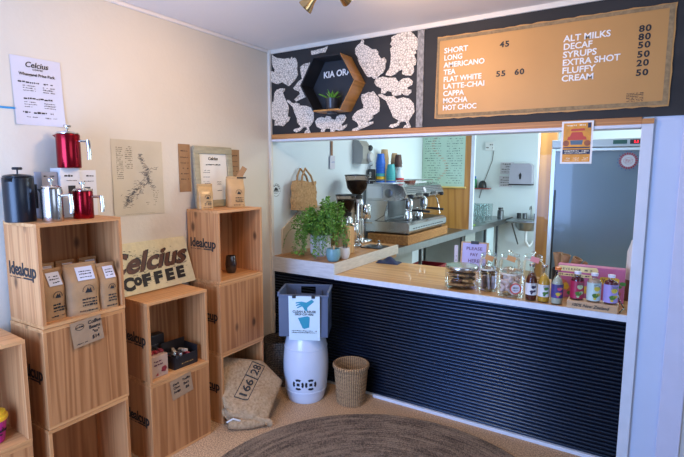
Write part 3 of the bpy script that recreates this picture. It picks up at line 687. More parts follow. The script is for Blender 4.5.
o = MB().box((-.004, -.05, -.02), (.0, .05, .0), bev=.001).build('paper_label', PAPER); o.location = (.2, -2.142, .86); o.rotation_euler = (0, .4, 0)
bpy.data.objects.remove(o)

# ================================================================ BURLAP SACK
BURLAP = bpy.data.materials.new('burlap'); N, L = nodes_of(BURLAP); b = bsdf(BURLAP); b.inputs['Roughness'].default_value = .95
tc = N.new('ShaderNodeTexCoord'); wv = N.new('ShaderNodeTexWave'); wv.inputs['Scale'].default_value = 90; wv.inputs['Distortion'].default_value = .6; wv.bands_direction = 'Y'
w2 = N.new('ShaderNodeTexWave'); w2.inputs['Scale'].default_value = 90; w2.inputs['Distortion'].default_value = .6; w2.bands_direction = 'Z'
L.new(tc.outputs['Object'], wv.inputs['Vector']); L.new(tc.outputs['Object'], w2.inputs['Vector'])
ml = N.new('ShaderNodeMath'); ml.operation = 'MULTIPLY'; L.new(wv.outputs['Fac'], ml.inputs[0]); L.new(w2.outputs['Fac'], ml.inputs[1])
nz = N.new('ShaderNodeTexNoise'); nz.inputs['Scale'].default_value = 60; L.new(tc.outputs['Object'], nz.inputs['Vector'])
ad = N.new('ShaderNodeMath'); ad.operation = 'MULTIPLY_ADD'; ad.inputs[1].default_value = .4; L.new(ml.outputs[0], ad.inputs[0]); L.new(nz.outputs['Fac'], ad.inputs[2])
rp = N.new('ShaderNodeValToRGB'); rp.color_ramp.elements[0].position = .3; rp.color_ramp.elements[1].position = .8
rp.color_ramp.elements[0].color = (.26, .155, .075, 1); rp.color_ramp.elements[1].color = (.50, .33, .18, 1)
L.new(ad.outputs[0], rp.inputs['Fac']); L.new(rp.outputs['Color'], b.inputs['Base Color'])
bp = N.new('ShaderNodeBump'); bp.inputs['Strength'].default_value = .5; bp.inputs['Distance'].default_value = .004; L.new(ad.outputs[0], bp.inputs['Height']); L.new(bp.outputs['Normal'], b.inputs['Normal'])
t = thing('burlap_sack', 'stuffed burlap sack stamped 166 28, slumped out of the bottom corner crate', 'sack', (.35, -.66, 0))
A_, B_, RT, C_, D_ = Vector((.17, -.835, .43)), Vector((.318, -.505, .315)), Vector((.46, -.455, .178)), Vector((.575, -.765, .030)), Vector((.345, -.895, .10))
off = Vector((.35, -.66, 0))
def patch(u, v):                      # u across, v down the slope; the right edge turns a corner at RT
    lf = A_.lerp(D_, v); k = .42
    rt = B_.lerp(RT, v/k) if v < k else RT.lerp(C_, (v-k)/(1-k))
    return lf.lerp(rt, u)
nrm = Vector((.62, -.22, .75)).normalized()
def bulge(u, v): return (max(0, (1-(2*u-1)**8))*max(0, (1-(2*v-1)**8)))**.5
def wr_(u, v): return .005*math.sin(9*u+3*v)+.004*math.sin(17*v-5*u)+.003*math.sin(31*u*v+2)+.012*math.sin(PI*v*2.2+3*u)*v
def topf(u, v): return patch(u, v)+nrm*(.022*bulge(u, v)+wr_(u, v)*bulge(u, v))-off
def botf(u, v):
    b_ = bulge(u, v); p = patch(u, v)-Vector((.02, .01, .085))*b_
    p.x = max(p.x, .045); p.z = max(p.z, .004)
    if p.x < .325: p.z = max(p.z, .022); p.y = min(max(p.y, -.855), -.485)
    return p-off
mb = MB(); mb.grid(topf, 30, 30); mb.grid(botf, 30, 30); mb.build('sack_body', BURLAP, t, 80)
MB().grid(lambda u, v: tuple(patch(u, .93)-off+Vector((.010+.030*math.cos(2*PI*v), -.006, -.018+.030*math.sin(2*PI*v)))), 20, 14).build('folded_edge', BURLAP, t, 80)
lb = MB()
_SG = [(topf(i/60, j/60)) for i in range(61) for j in range(61)]
Q0, Q1, Q2, Q3 = [Vector(q)-off for q in ((.359, -.824, .194), (.313, -.598, .343), (.367, -.535, .295), (.422, -.769, .160))]
def onsack(p):                        # p.x along the stamp (0..1), p.y across it (0..1): laid flat, then pressed onto the cloth
    q = Q3.lerp(Q2, p.x).lerp(Q0.lerp(Q1, p.x), p.y); s_ = 0; w_ = 0
    for g in _SG:
        d = g-q; h = d.dot(nrm); e = (d-nrm*h).length_squared
        if e < 4e-4: k = 1/(e+2e-6); s_ += h*k; w_ += k
    return q+nrm*((s_/w_ if w_ else 0)+.0022+p.z)
def stroke(a, b_, wd=.022):
    a, b_ = Vector(a), Vector(b_); n = Vector((-(b_-a).y, (b_-a).x*1.0)).normalized()*wd
    def fn(u, v):
        c = a.lerp(b_, u)+n*(v-.5); return onsack(Vector((c.x, c.y, 0)))
    lb.grid(fn, 16, 3)
for a, b_ in (((0, 0), (1, 0)), ((0, 1), (1, 1)), ((0, 0), (0, 1)), ((1, 0), (1, 1)), ((.60, 0), (.60, 1))): stroke(a, b_, .03 if a[1] != b_[1] and a[0] == b_[0] else .055)
for body, x0, wd in (('166', .08, .46), ('28', .67, .28)):
    vs, fs = text_data(body, 1.0, .022, 0, 0.0)
    x_ = [v[0] for v in vs]; y_ = [v[1] for v in vs]
    pts = [onsack(Vector((x0+(v[0]-min(x_))/(max(x_)-min(x_))*wd, .18+(v[1]-min(y_))/(max(y_)-min(y_))*.62, 0))) for v in vs]
    lb.add(pts, fs)
lb.build('stamp_lettering', INK, t, 0)
mb = MB(); mb.tube([(.03, -.245, .042), (.08, -.20, .038), (.14, -.15, .034), (.19, -.10, .03)], .03, 14, radii=[.028, .036, .032, .018]); mb.build('rolled_hem', BURLAP, t, 60)
MB().tube([(.03, -.26, .06), (.06, -.235, .082), (.10, -.21, .070)], .006, 6).build('tie', mat('pale_plastic_liner', (.6, .55, .48), .4, vary=.2), t)

# ================================================================ BASKETS, STOOL, BIN
def basket_mesh(r0, r1, h, n=40, rows=22, th=.008, rim=.02):
    mb = MB()
    def fn_o(u, v):
        z = h*v; r = r0+(r1-r0)*v+.0028*math.sin(2*PI*u*n)*math.cos(PI*rows*v)+.0022*abs(math.sin(PI*rows*v)); a = 2*PI*u
        return (r*math.cos(a), r*math.sin(a), z)
    mb.grid(fn_o, n*4, rows*3, None, True)
    mb.grid(lambda u, v: ((r0+(r1-r0)*v-th+.002*math.sin(2*PI*u*n)*math.cos(PI*rows*v))*math.cos(2*PI*u), (r0+(r1-r0)*v-th+.002*math.sin(2*PI*u*n)*math.cos(PI*rows*v))*math.sin(2*PI*u), .006+(h-.006)*v), n*4, rows*3, None, True)
    mb.lathe([(0, .0), (r0, .0), (r0-th, .006), (0, .006)], 40)
    return mb
WICK = weave('seagrass_weave', (.66, .40, .19), (.10, .055, .03), 22, 300)
t = thing('wicker_wastebasket', 'light brown woven wastebasket on the floor in front of the black panel', 'basket', (.845, -.152, .0005))
basket_mesh(.098, .122, .290).build('basket_body', WICK, t, 60)
mb = MB()
mb.grid(lambda u, v: ((.121+.010*math.cos(2*PI*v)+.002*math.sin(2*PI*u*46))*math.cos(2*PI*u), (.121+.010*math.cos(2*PI*v)+.002*math.sin(2*PI*u*46))*math.sin(2*PI*u), .276+.017*math.sin(2*PI*v)+.002*math.sin(2*PI*u*46+1.5)), 184, 12, None, True); mb.build('rim', WICK, t, 80)
DWICK = weave('dark_wicker', (.22, .17, .13), (.012, .009, .008), 30, 220)
t = thing('dark_wicker_basket', 'dark wicker basket tucked in the corner between sack and white stool', 'basket', (.205, -.170, .0005))
basket_mesh(.105, .125, .36, 30, 20).build('basket_body', DWICK, t, 60)
MB().tube([(.0, .118, .35), (.03, .09, .43), (.10, .02, .455), (.117, -.03, .35)], .008, 8).build('handle', mat('pale_cane', (.35, .29, .20), .6, vary=.3), t)
CER = mat('white_glazed_ceramic', (.60, .66, .78), .22, vary=.03, coat=.3)
t = thing('ceramic_garden_stool', 'white ceramic barrel garden stool with round cut-outs, under the grey crate', 'stool', (.520, -.255, .0005), math.radians(-58))
HS = .500; prf = []
for i in range(31):
    z = HS*i/30; k = (z/HS-.5)*2; r = .165-.032*k*k
    prf.append((r, z))
prf = [(0, 0), (.130, 0)]+prf[1:-1]+[(.130, HS-.004), (.118, HS), (0, HS)]
def ridge(z, r): return [(r, z-.004), (r+.004, z), (r, z+.004)]
MB().lathe(prf, 56).build('barrel', CER, t, 50)
for z in (.085, .395):
    k = (z/HS-.5)*2; r = .165-.032*k*k
    MB().lathe([(r-.004, z-.006), (r+.003, z-.003), (r+.003, z+.003), (r-.004, z+.006)], 56).build('raised_band', CER, t)
# double-coin ornament: dark patches paint the shade inside its openings
HOLE = mat('painted_hollow_shade', (.01, .012, .018), .9); lb = MB()
def onst(cx, cz, pts):
    f_ = []
    for x, z in pts:
        zz = cz+z; k = (zz/HS-.5)*2; r = .165-.032*k*k+.0015; a = (cx+x)/r
        f_.append((r*math.cos(a), r*math.sin(a), zz))
    i = [(p[0]*.97, p[1]*.97, p[2]) for p in f_]; n = len(f_)
    lb.add(f_+i, [list(range(n)), list(range(n, 2*n))[::-1]]+[(q, (q+1) % n, n+(q+1) % n, n+q) for q in range(n)])
for c in (-.046, .046):
    for q in range(4):
        a0 = q*PI/2
        arc = [(.042*math.cos(a0+t_), .042*math.sin(a0+t_)) for t_ in [(-.55+.22*i) for i in range(6)]]
        inner = [(.0265*math.cos(a0+t_), .0265*math.sin(a0+t_)) for t_ in [(.5-.5*i) for i in range(3)]]
        onst(c, .155, arc+inner)
    onst(c, .155, [(-.011, -.011), (.011, -.011), (.011, .011), (-.011, .011)])
lb.build('cut_outs', HOLE, t, 0)
# slate storage crate on the stool, with a clipped sign
SL = mat('slate_blue_plastic', (.085, .11, .18), .42, vary=.08, scale=6)
t = thing('slate_storage_crate', 'slate blue open storage box sitting on the white ceramic stool', 'crate', (.528, -.262, HS+.001), math.radians(27))
w_, d_, h_ = .345, .25, .318; mb = MB(); TT = .008
mb.box((-w_/2, -d_/2, 0), (w_/2, d_/2, .008)); mb.box((-w_/2, -d_/2, .008), (w_/2, -d_/2+TT, h_-.025))
mb.box((-w_/2, -d_/2+TT, .008), (-w_/2+TT, d_/2, h_-.012)); mb.box((w_/2-TT, -d_/2+TT, .008), (w_/2, d_/2, h_-.012))
mb.box((-w_/2+TT, d_/2-TT, .008), (-.055, d_/2, h_-.012)); mb.box((.055, d_/2-TT, .008), (w_/2-TT, d_/2, h_-.012)); mb.box((-.055, d_/2-TT, .008), (.055, d_/2, h_-.07))
mb.build('box_body', SL, t, 0)
mb = MB(); mb.box((-w_/2-.008, -d_/2-.008, h_-.030), (w_/2+.008, -d_/2+TT, h_-.016), bev=.002); mb.box((-w_/2-.008, -d_/2, h_-.016), (-w_/2+TT, d_/2+.006, h_), bev=.002); mb.box((w_/2-TT, -d_/2, h_-.016), (w_/2+.008, d_/2+.006, h_), bev=.002); mb.box((-w_/2, d_/2-TT, h_-.016), (w_/2, d_/2+.006, h_), bev=.002)
mb.build('rim', SL, t, 0)
for x in (-.10, .10): MB().box((x-.003, d_/2-.03, .1), (x+.003, d_/2-.012, h_-.04)).build('rib', SL, t, 0)
t2 = thing('clipped_sign', 'pale blue sign with a teal hand and cup clipped to the slate box', 'sign', (.528, -.262, HS+.001), math.radians(27))
SP = mat('pale_blue_sign_paper', (.60, .74, .80), .5, vary=.04); TEAL = mat('teal_ink', (.02, .27, .38), .5, vary=.05)
M0 = frame((-.098, -d_/2-.012, -.020), (1, 0, 0), (0, -.05, 1))
pw, ph = .218, .320
MB().box((0, 0, -.002), (pw, ph, 0), M0).build('sheet', SP, t2, 0)
MS_ = M0; M0 = M0 @ Matrix.Scale(1.12, 4); pw, ph = .195, .285
lb = MB()
hand = [(.045, .238), (.075, .242), (.046, .228), (.047, .222), (.080, .230), (.052, .213), (.055, .208), (.085, .221), (.092, .213), (.100, .198), (.112, .190), (.118, .198), (.116, .212), (.128, .224), (.160, .252), (.146, .266), (.112, .246), (.080, .252), (.046, .246)]
lb.prism(hand, .0003, .0012, M0); lb.prism([(.058, .145), (.118, .158), (.132, .150), (.128, .085), (.098, .075), (.086, .080)], .0003, .0012, M0)
lb.build('hand_and_cup', TEAL, t2, 0)
lb = MB(); write(lb, M0, 'CLEAN & REUSE', pw/2, .180, .020, .0004, align='CENTER', width=.145); write(lb, M0, 'DROP CUP HERE', pw/2, .163, .018, .0004, align='CENTER', width=.115)
for yy in (.058, .047): scribble(lb, M0, .018, .175, yy, .007, .95)
lb.build('lettering', INK, t2, 0)
for x in (.035, .155):
    MB().box((x-.011, ph-.012, -.006), (x+.011, ph+.008, .008), M0, bev=.003).build('clip', INK, t2, 0)

# crumpled paper cup in the slate box
t = thing('used_paper_cup', 'pale used paper cup lying inside the slate storage box', 'cup', (.56, -.19, HS+.22), 0, None, (1.2, .2, .5))
bpy.data.objects.remove(t)

# ================================================================ CHALKBOARD WITH CUT-OUTS
CHB = mat('blackboard', (.012, .011, .011), .7, col2=(.026, .024, .023), scale=2.2, stretch=(1, 1, 2.5))
o = MB().box((.022, -.008, 1.942), (4.2, -.0002, 2.558)).build('blackboard', CHB, None, 0); tag(o, 'long blackboard band on the wall above the serving opening', 'blackboard')
CHALK = mat('chalky_whitewash', (.40, .38, .35), .9, col2=(.16, .15, .14), scale=60, stretch=(1, 1, .6))
o = MB().box((1.247, -.016, 1.945), (1.292, -.008, 2.556)).build('whitewashed_batten', CHALK, None, 0); tag(o, 'speckled whitewashed vertical strip between bird cut-outs and menu', 'batten')
CUT = bpy.data.materials.new('patterned_cutout'); N, L = nodes_of(CUT); b = bsdf(CUT); b.inputs['Roughness'].default_value = .7
tc = N.new('ShaderNodeTexCoord'); vo = N.new('ShaderNodeTexVoronoi'); vo.feature = 'DISTANCE_TO_EDGE'; vo.inputs['Scale'].default_value = 62; L.new(tc.outputs['Object'], vo.inputs['Vector'])
rp = N.new('ShaderNodeValToRGB'); rp.color_ramp.elements[0].position = .02; rp.color_ramp.elements[1].position = .13
rp.color_ramp.elements[0].color = (.34, .28, .21, 1); rp.color_ramp.elements[1].color = (.84, .74, .61, 1); L.new(vo.outputs['Distance'], rp.inputs['Fac']); L.new(rp.outputs['Color'], b.inputs['Base Color'])
BIRDS = [[(0.033,2.557),(0.044,2.543),(0.082,2.524),(0.151,2.508),(0.199,2.509),(0.207,2.496),(0.225,2.514),(0.235,2.498),(0.249,2.508),(0.269,2.492),(0.279,2.46),(0.276,2.416),(0.282,2.376),(0.254,2.342),(0.196,2.301),(0.165,2.318),(0.127,2.338),(0.089,2.325),(0.068,2.331),(0.018,2.352),(0.006,2.382),(0.008,2.407),(0.02,2.427),(0.036,2.429),(0.053,2.419),(0.058,2.439),(0.042,2.461),(0.032,2.495)],[(0.116,2.292),(0.155,2.287),(0.152,2.27),(0.136,2.259),(0.154,2.219),(0.182,2.17),(0.192,2.139),(0.18,2.075),(0.205,2.07),(0.191,2.04),(0.169,2.029),(0.135,2.004),(0.089,2.013),(0.049,2.013),(0.055,2.052),(0.027,2.067),(0.022,2.124),(0.029,2.194),(0.044,2.201),(0.053,2.261),(0.077,2.285)],[(0.412,2.452),(0.372,2.453),(0.337,2.449),(0.303,2.429),(0.309,2.393),(0.316,2.36),(0.321,2.344),(0.29,2.331),(0.27,2.313),(0.238,2.283),(0.25,2.27),(0.292,2.254),(0.302,2.238),(0.248,2.199),(0.261,2.182),(0.35,2.208),(0.335,2.255),(0.391,2.274),(0.431,2.372)],[(0.176,2.2),(0.193,2.199),(0.231,2.171),(0.264,2.173),(0.291,2.166),(0.301,2.149),(0.354,2.145),(0.407,2.125),(0.427,2.091),(0.427,2.032),(0.401,2.0),(0.38,1.985),(0.385,1.968),(0.397,1.942),(0.374,1.934),(0.337,1.94),(0.348,1.961),(0.366,1.968),(0.359,1.987),(0.332,1.987),(0.3,1.963),(0.262,1.951),(0.234,1.965),(0.245,1.978),(0.289,1.984),(0.305,1.996),(0.273,2.023),(0.27,2.058),(0.247,2.102),(0.231,2.145),(0.176,2.187)],[(0.439,2.024),(0.459,2.047),(0.5,2.055),(0.525,2.044),(0.541,2.059),(0.575,2.053),(0.585,2.036),(0.615,2.027),(0.63,2.05),(0.659,2.061),(0.697,2.058),(0.709,2.038),(0.693,2.011),(0.669,1.992),(0.678,1.978),(0.717,1.993),(0.712,1.974),(0.678,1.951),(0.649,1.948),(0.62,1.958),(0.605,1.938),(0.576,1.939),(0.576,1.964),(0.535,1.969),(0.52,1.945),(0.49,1.946),(0.495,1.967),(0.454,1.985)],[(0.403,2.535),(0.428,2.534),(0.476,2.539),(0.515,2.54),(0.553,2.551),(0.543,2.529),(0.529,2.508),(0.486,2.512),(0.447,2.506),(0.408,2.506)],[(0.837,2.562),(0.85,2.545),(0.846,2.524),(0.881,2.507),(0.911,2.483),(0.944,2.479),(0.964,2.459),(0.961,2.441),(0.987,2.41),(1.007,2.418),(1.024,2.395),(1.016,2.374),(1.015,2.346),(1.0,2.319),(0.976,2.307),(0.951,2.288),(0.926,2.287),(0.909,2.303),(0.887,2.301),(0.87,2.314),(0.848,2.349),(0.821,2.389),(0.804,2.42),(0.804,2.438),(0.781,2.47),(0.781,2.503),(0.798,2.523),(0.816,2.532),(0.829,2.548)],[(0.837,2.19),(0.86,2.191),(0.891,2.201),(0.905,2.195),(0.927,2.204),(0.949,2.177),(0.971,2.153),(0.978,2.107),(0.974,2.065),(0.946,2.048),(0.924,2.041),(0.929,2.026),(0.907,2.011),(0.88,1.997),(0.929,1.999),(0.929,1.987),(0.885,1.97),(0.812,1.946),(0.779,1.935),(0.756,1.94),(0.765,1.955),(0.802,1.966),(0.812,1.981),(0.797,2.001),(0.765,2.019),(0.76,2.039),(0.778,2.062),(0.801,2.08),(0.847,2.093),(0.852,2.112),(0.838,2.14),(0.831,2.171)],[(1.058,2.54),(1.086,2.55),(1.119,2.557),(1.168,2.557),(1.192,2.56),(1.216,2.539),(1.244,2.507),(1.261,2.477),(1.25,2.443),(1.234,2.434),(1.239,2.416),(1.223,2.411),(1.24,2.373),(1.236,2.345),(1.221,2.34),(1.226,2.303),(1.206,2.28),(1.166,2.284),(1.141,2.297),(1.144,2.326),(1.116,2.318),(1.091,2.299),(1.058,2.291),(1.019,2.301),(1.023,2.313),(1.048,2.344),(1.056,2.394),(1.057,2.431),(1.05,2.468),(1.067,2.481),(1.05,2.497),(1.062,2.518)],[(0.946,2.287),(1.0,2.293),(1.045,2.281),(1.093,2.277),(1.115,2.248),(1.149,2.267),(1.191,2.267),(1.218,2.242),(1.213,2.22),(1.18,2.208),(1.184,2.192),(1.209,2.19),(1.21,2.175),(1.185,2.154),(1.155,2.16),(1.138,2.177),(1.134,2.162),(1.095,2.159),(1.073,2.163),(1.064,2.187),(1.033,2.197),(1.015,2.179),(0.988,2.185),(0.988,2.217),(0.951,2.235),(0.933,2.261)],[(0.966,2.179),(0.988,2.181),(1.029,2.161),(1.082,2.158),(1.108,2.137),(1.151,2.145),(1.194,2.135),(1.228,2.098),(1.234,2.048),(1.209,2.012),(1.193,1.986),(1.211,1.95),(1.202,1.943),(1.155,1.945),(1.164,1.96),(1.182,1.967),(1.172,1.987),(1.133,1.985),(1.12,1.962),(1.077,1.949),(1.05,1.958),(1.063,1.973),(1.107,1.978),(1.12,1.997),(1.08,2.019),(1.071,2.043),(1.052,2.079),(1.025,2.132),(0.97,2.167)]]

names = [('parrot_cutout', 'white patterned flying parrot cut-out in the top left corner of the blackboard'), ('penguin_cutout', 'white patterned penguin cut-out standing at the left of the blackboard'),
 ('bird_cutout', 'white bird cut-out mostly hidden behind the hexagon shelf'), ('kiwi_cutout', 'white patterned kiwi cut-out left of and below the hexagon shelf'),
 ('frog_cutout', 'white crawling creature cut-out directly under the hexagon shelf'), ('feather_cutout', 'small white wing cut-out peeking above the hexagon shelf'),
 ('pigeon_cutout', 'cream pigeon cut-out tilted at the upper right of the hexagon shelf'), ('fantail_cutout', 'cream fantail cut-out with spread tail right of the hexagon'),
 ('wing_cutout', 'largest cream cut-out, a bird with raised wing, at the top right'), ('gecko_cutout', 'cream lizard cut-out between the winged bird and right kiwi'),
 ('kiwi_cutout', 'cream kiwi cut-out at the lower right next to the whitewashed strip')]
for (nm, lab), poly in zip(names, BIRDS):
    cx = sum(p[0] for p in poly)/len(poly); cz = sum(p[1] for p in poly)/len(poly)
    mb = MB(); mb.prism([(p[0]-cx, p[1]-cz) for p in poly], 0, .005, frame((0, 0, 0), (1, 0, 0), (0, 0, 1)))
    o = mb.build(nm, CUT, None, 0, (cx, -.0085, cz)); tag(o, lab, 'cut-out', 'white animal cut-outs on the blackboard')
# drawn lines of tail and wing feathers
def lines(o_idx, segs):
    pass

# hexagon shelf
HX = Vector((.636, 0, 2.262)); R0 = .226; DEP = .15
BLKW = mat('black_painted_wood', (.010, .010, .012), .6, vary=.2); HEXW = wood('golden_shelf_wood', (.52, .25, .06), (.36, .16, .035), 'y', .4, knots=False, freq=6, coat=.2)
t = thing('hexagon_shelf', 'black hexagon wall shelf with golden wood edge on the blackboard', 'shelf', (HX.x, -.0085, HX.z))
def hexp(r): return [(r*math.cos(PI/3*i), r*math.sin(PI/3*i)*.96) for i in range(6)]
ho, hi, hm = hexp(R0), hexp(R0-.013), hexp(R0-.004)
for i in range(6):
    j = (i+1) % 6
    mb = MB(); quad_o = [ho[i], ho[j], hm[j], hm[i]]; quad_i = [hm[i], hm[j], hi[j], hi[i]]
    mb.m = 0; mb.prism(quad_o, 0, DEP, frame((0, 0, 0), (1, 0, 0), (0, 0, 1))); mb.m = 1 if i != 4 else 0; mb.prism(quad_i, 0, DEP, frame((0, 0, 0), (1, 0, 0), (0, 0, 1)))
    mb.build('side_board', [HEXW if i in (5, 0, 4) else BLKW, BLKW], t, 0)
bk = MB(); bk.prism(hi, .0, .006, frame((0, 0, 0), (1, 0, 0), (0, 0, 1))); bk = bk.build('back_board', mat('slate_black_back', (.02, .024, .03), .6, vary=.1), t, 0)
lb = MB(); write(lb, frame((-.118, -.007, .065), (1, 0, .03), (0, 0, 1)), 'KIA ORA', 0, 0, .062, .0016, width=.235); lb.build('lettering', WHITE_INK, bk, 0)
t = thing('potted_succulent', 'spiky green plant in a black pot inside the hexagon shelf', 'plant', (.640, -.092, 2.0605))
MB().lathe([(0, 0), (.034, 0), (.036, .003), (.047, .096), (.049, .104), (.044, .104), (.040, .09), (0, .088)], 32).build('pot', mat('charcoal_pot', (.035, .036, .04), .3, vary=.1), t)
rr = random.Random(4); mb = MB()
for q in range(26):
    a = rr.uniform(0, 2*PI); l_ = rr.uniform(.05, .105); tilt = rr.uniform(.15, 1.15); c, s_ = math.cos(a), math.sin(a); pts = []
    for k in range(5):
        f_ = k/4; rr_ = l_*f_*math.sin(tilt)*(1+.3*f_); zz = .09+l_*f_*math.cos(tilt)*(1-.15*f_); pts.append((c*rr_, s_*rr_, zz))
    mb.tube(pts, .004, 5, radii=[.0045, .0055, .0045, .003, .0006])
mb.build('leaves', mat('bright_leaf', (.13, .36, .04), .4, vary=.35, scale=30), t)

# menu board
MEN = mat('golden_menu_panel', (.54, .28, .085), .48, vary=.10, scale=2.2, metal=.1, bump=.04, bscale=200)
MEDGE = mat('menu_frayed_edge', (.34, .23, .11), .8, vary=.35, scale=50)
t = thing('menu_board', 'golden brown drinks menu board with white item names and black prices', 'menu', (1.375, -.010, 1.99))
M0 = frame((0, 0, 0), (1, 0, 0), (0, 0, 1)); rr = random.Random(9)
pts = [(0, .005)]+[(x*1.24/40, rr.uniform(-.003, .003)) for x in range(1, 40)]+[(1.242, 0)]+[(1.244+rr.uniform(-.002, .002), .5*k/12) for k in range(1, 12)]+[(1.246, .500)]+[(1.246-x*1.24/40, .502+rr.uniform(-.003, .003)) for x in range(1, 40)]+[(.008, .506)]
MB().prism(pts, 0, .006, M0).build('panel', MEN, t, 0)
mb = MB(); mb.box((.008, .008, .006), (1.236, .028, .0085), M0); mb.box((.008, .478, .006), (1.236, .496, .0085), M0); mb.box((1.214, .028, .006), (1.236, .478, .0085), M0); mb.box((.008, .028, .006), (.022, .478, .0085), M0)
mb.build('edge_tape', MEDGE, t, 0)
lb = MB(); X0, Z0 = 1.375, 1.99
for s_, z, wd in (('SHORT', 2.3950, .150), ('LONG', 2.3515, .114), ('AMERICANO', 2.3080, .255), ('TEA', 2.2645, .077), ('FLAT WHITE', 2.2210, .236), ('LATTE-CHAI', 2.1775, .255), ('CAPPA', 2.1340, .134), ('MOCHA', 2.0905, .156), ('HOT CHOC', 2.0470, .212)):
    write(lb, M0, s_, 1.428-X0, z-Z0-.004, .044, .0010, lift=.007, width=wd)
for s_, z, wd in (('ALT MILKS', 2.3720, .228), ('DECAF', 2.3295, .140), ('SYRUPS', 2.2870, .165), ('EXTRA SHOT', 2.2445, .275), ('FLUFFY', 2.2020, .163), ('CREAM', 2.1595, .156)):
    write(lb, M0, s_, 2.112-X0, z-Z0-.004, .046, .0010, lift=.007, width=wd)
lb.build('item_lettering', WHITE_INK, t, 0)
lb = MB()
for s_, x, z in (('45', 1.768, 2.388), ('55', 1.752, 2.222), ('60', 1.858, 2.222), ('80', 2.464, 2.374), ('80', 2.464, 2.333), ('50', 2.464, 2.293), ('50', 2.464, 2.247), ('20', 2.464, 2.204), ('50', 2.464, 2.156)):
    write(lb, M0, s_, x-X0, z-Z0-.004, .044, .0014, lift=.007, width=.054, spacing=1.15)
for q in range(6): scribble(lb, M0, 2.43-X0, 2.505-X0, 2.062-Z0-.008*q, .005, .85, .007)
scribble(lb, M0, 2.45-X0, 2.49-X0, 1.998-Z0+.012, .005, .9, .007)
lb.build('price_lettering', INK, t, 0)

# orange event poster hanging from the header
t = thing('event_poster', 'orange event poster with a red vehicle taped over the right end of header', 'poster', (2.13, -.0275, 1.703))
MB().box((0, -.0015, 0), (.158, 0, .232)).build('sheet', mat('poster_white_border', (.80, .79, .76), .5, vary=.03), t, 0)
M0 = frame((0, -.0016, 0), (1, 0, 0), (0, 0, 1))
for nm, m_, pl in (('orange_ground', mat('poster_orange', (.80, .34, .03), .5, vary=.3, scale=25), [(.010, .010), (.148, .010), (.148, .222), (.010, .222)]),):
    MB().prism(pl, 0, .0004, M0).build(nm, m_, t, 0)
lb = MB(); lb.prism([(.030, .130), (.128, .130), (.124, .146), (.112, .150), (.104, .172), (.052, .172), (.044, .150), (.034, .146)], .0004, .0008, M0); lb.prism([(.045, .178), (.118, .180), (.115, .192), (.05, .190)], .0004, .0008, M0); lb.build('red_vehicle', mat('poster_red', (.55, .06, .03), .5, vary=.2), t, 0)
lb = MB(); lb.prism([(.050, .104), (.106, .104), (.110, .128), (.046, .128)], .0008, .0011, M0); lb.build('vehicle_front', mat('poster_blue_grey', (.10, .16, .22), .5, vary=.3), t, 0)
lb = MB(); lb.prism([(.010, .052), (.148, .052), (.148, .078), (.010, .078)], .0004, .0008, M0); lb.prism([(.013, .085), (.145, .085), (.145, .092), (.013, .092)], .0004, .0008, M0); lb.prism([(.130, .194), (.146, .194), (.146, .221), (.130, .221)], .0004, .0008, M0); lb.build('dark_band', mat('poster_navy', (.02, .025, .06), .5), t, 0)
lb = MB(); scribble(lb, M0, .02, .14, .066, .007, .95, .0013); scribble(lb, M0, .02, .13, .056, .006, .95, .0013)
scribble(lb, M0, .025, .118, .205, .009, .95, .0013)
for x in (.02, .065, .11): scribble(lb, M0, x, x+.03, .028, .006, .9, .0013); scribble(lb, M0, x, x+.03, .018, .005, .9, .0013)
lb.build('lettering', mat('poster_cream', (.85, .75, .55), .5), t, 0)
for x in (.022, .128): MB().lathe([(0, 0), (.016, 0), (.016, .0006), (0, .0006)], 20, M0 @ Matrix.Translation((x+.004, .112, .0006))).build('burger', mat('poster_brown', (.35, .10, .03), .5, vary=.3, scale=60), t, 0)

# ceiling spotlights
BRASS = mat('brass', (.60, .42, .20), .2, 1.0)
def spotlight(x, y, tx, ty, tz, label, power, size=1.5, drop=.15):
    t = thing('ceiling_spotlight', label, 'lamp', (x, y, HC-.0005), 0, 'ceiling spotlights')
    MB().cyl(.03, -.012, 0, 24).build('mount', BRASS, t)
    MB().tube([(0, 0, -.01), (0, 0, -drop+.02)], .005, 8).build('stem', BRASS, t)
    d = (Vector((tx, ty, tz))-Vector((x, y, HC-drop))).normalized(); M = d.to_track_quat('-Z', 'Y').to_matrix().to_4x4(); M.translation = Vector((0, 0, -drop)); M = M @ Matrix.Scale(.82, 4)
    MB().lathe([(0, .045), (.014, .045), (.020, .035), (.024, .01), (.042, -.035), (.0435, -.045), (.041, -.045), (.038, -.034), (.020, .008), (0, .014)], 28, M).build('lamp_shade', BRASS, t)
    em = MATS.get('lamp_glow')
    if not em:
        em = bpy.data.materials.new('lamp_glow'); em.use_nodes = True; b_ = em.node_tree.nodes['Principled BSDF']; b_.inputs['Emission Color'].default_value = (1, .82, .58, 1); b_.inputs['Emission Strength'].default_value = 6; MATS['lamp_glow'] = em
    MB().lathe([(0, -.030), (.026, -.030), (.032, -.036), (0, -.040)], 24, M).build('bulb', em, t)
    p = Vector((x, y, HC-.125))+d*.06
    spot('spot_beam', p, (tx, ty, tz), power, WARM, size)
    return t
spotlight(1.19, -1.12, .45, -1.25, 1.75, 'brass ceiling spotlight aimed left, left of the two at the top', 36, 2.7, .165)
spotlight(1.33, -1.07, 1.65, -.05, 2.1, 'brass ceiling spotlight aimed at the board, right of the two at the top', 32, 2.4, .145)
spot('added_warm_fill', (1.9, -1.5, 2.45), (.3, -2.0, 2.0), 12, WARM, 2.6)  # unseen spot added as warm fill for the left wall
spot('added_warm_fill', (1.5, -1.9, 2.45), (1.15, -1.0, .0), 34, (1.0, .78, .58), 1.3)  # second added spot without a lamp body, brightens the floor

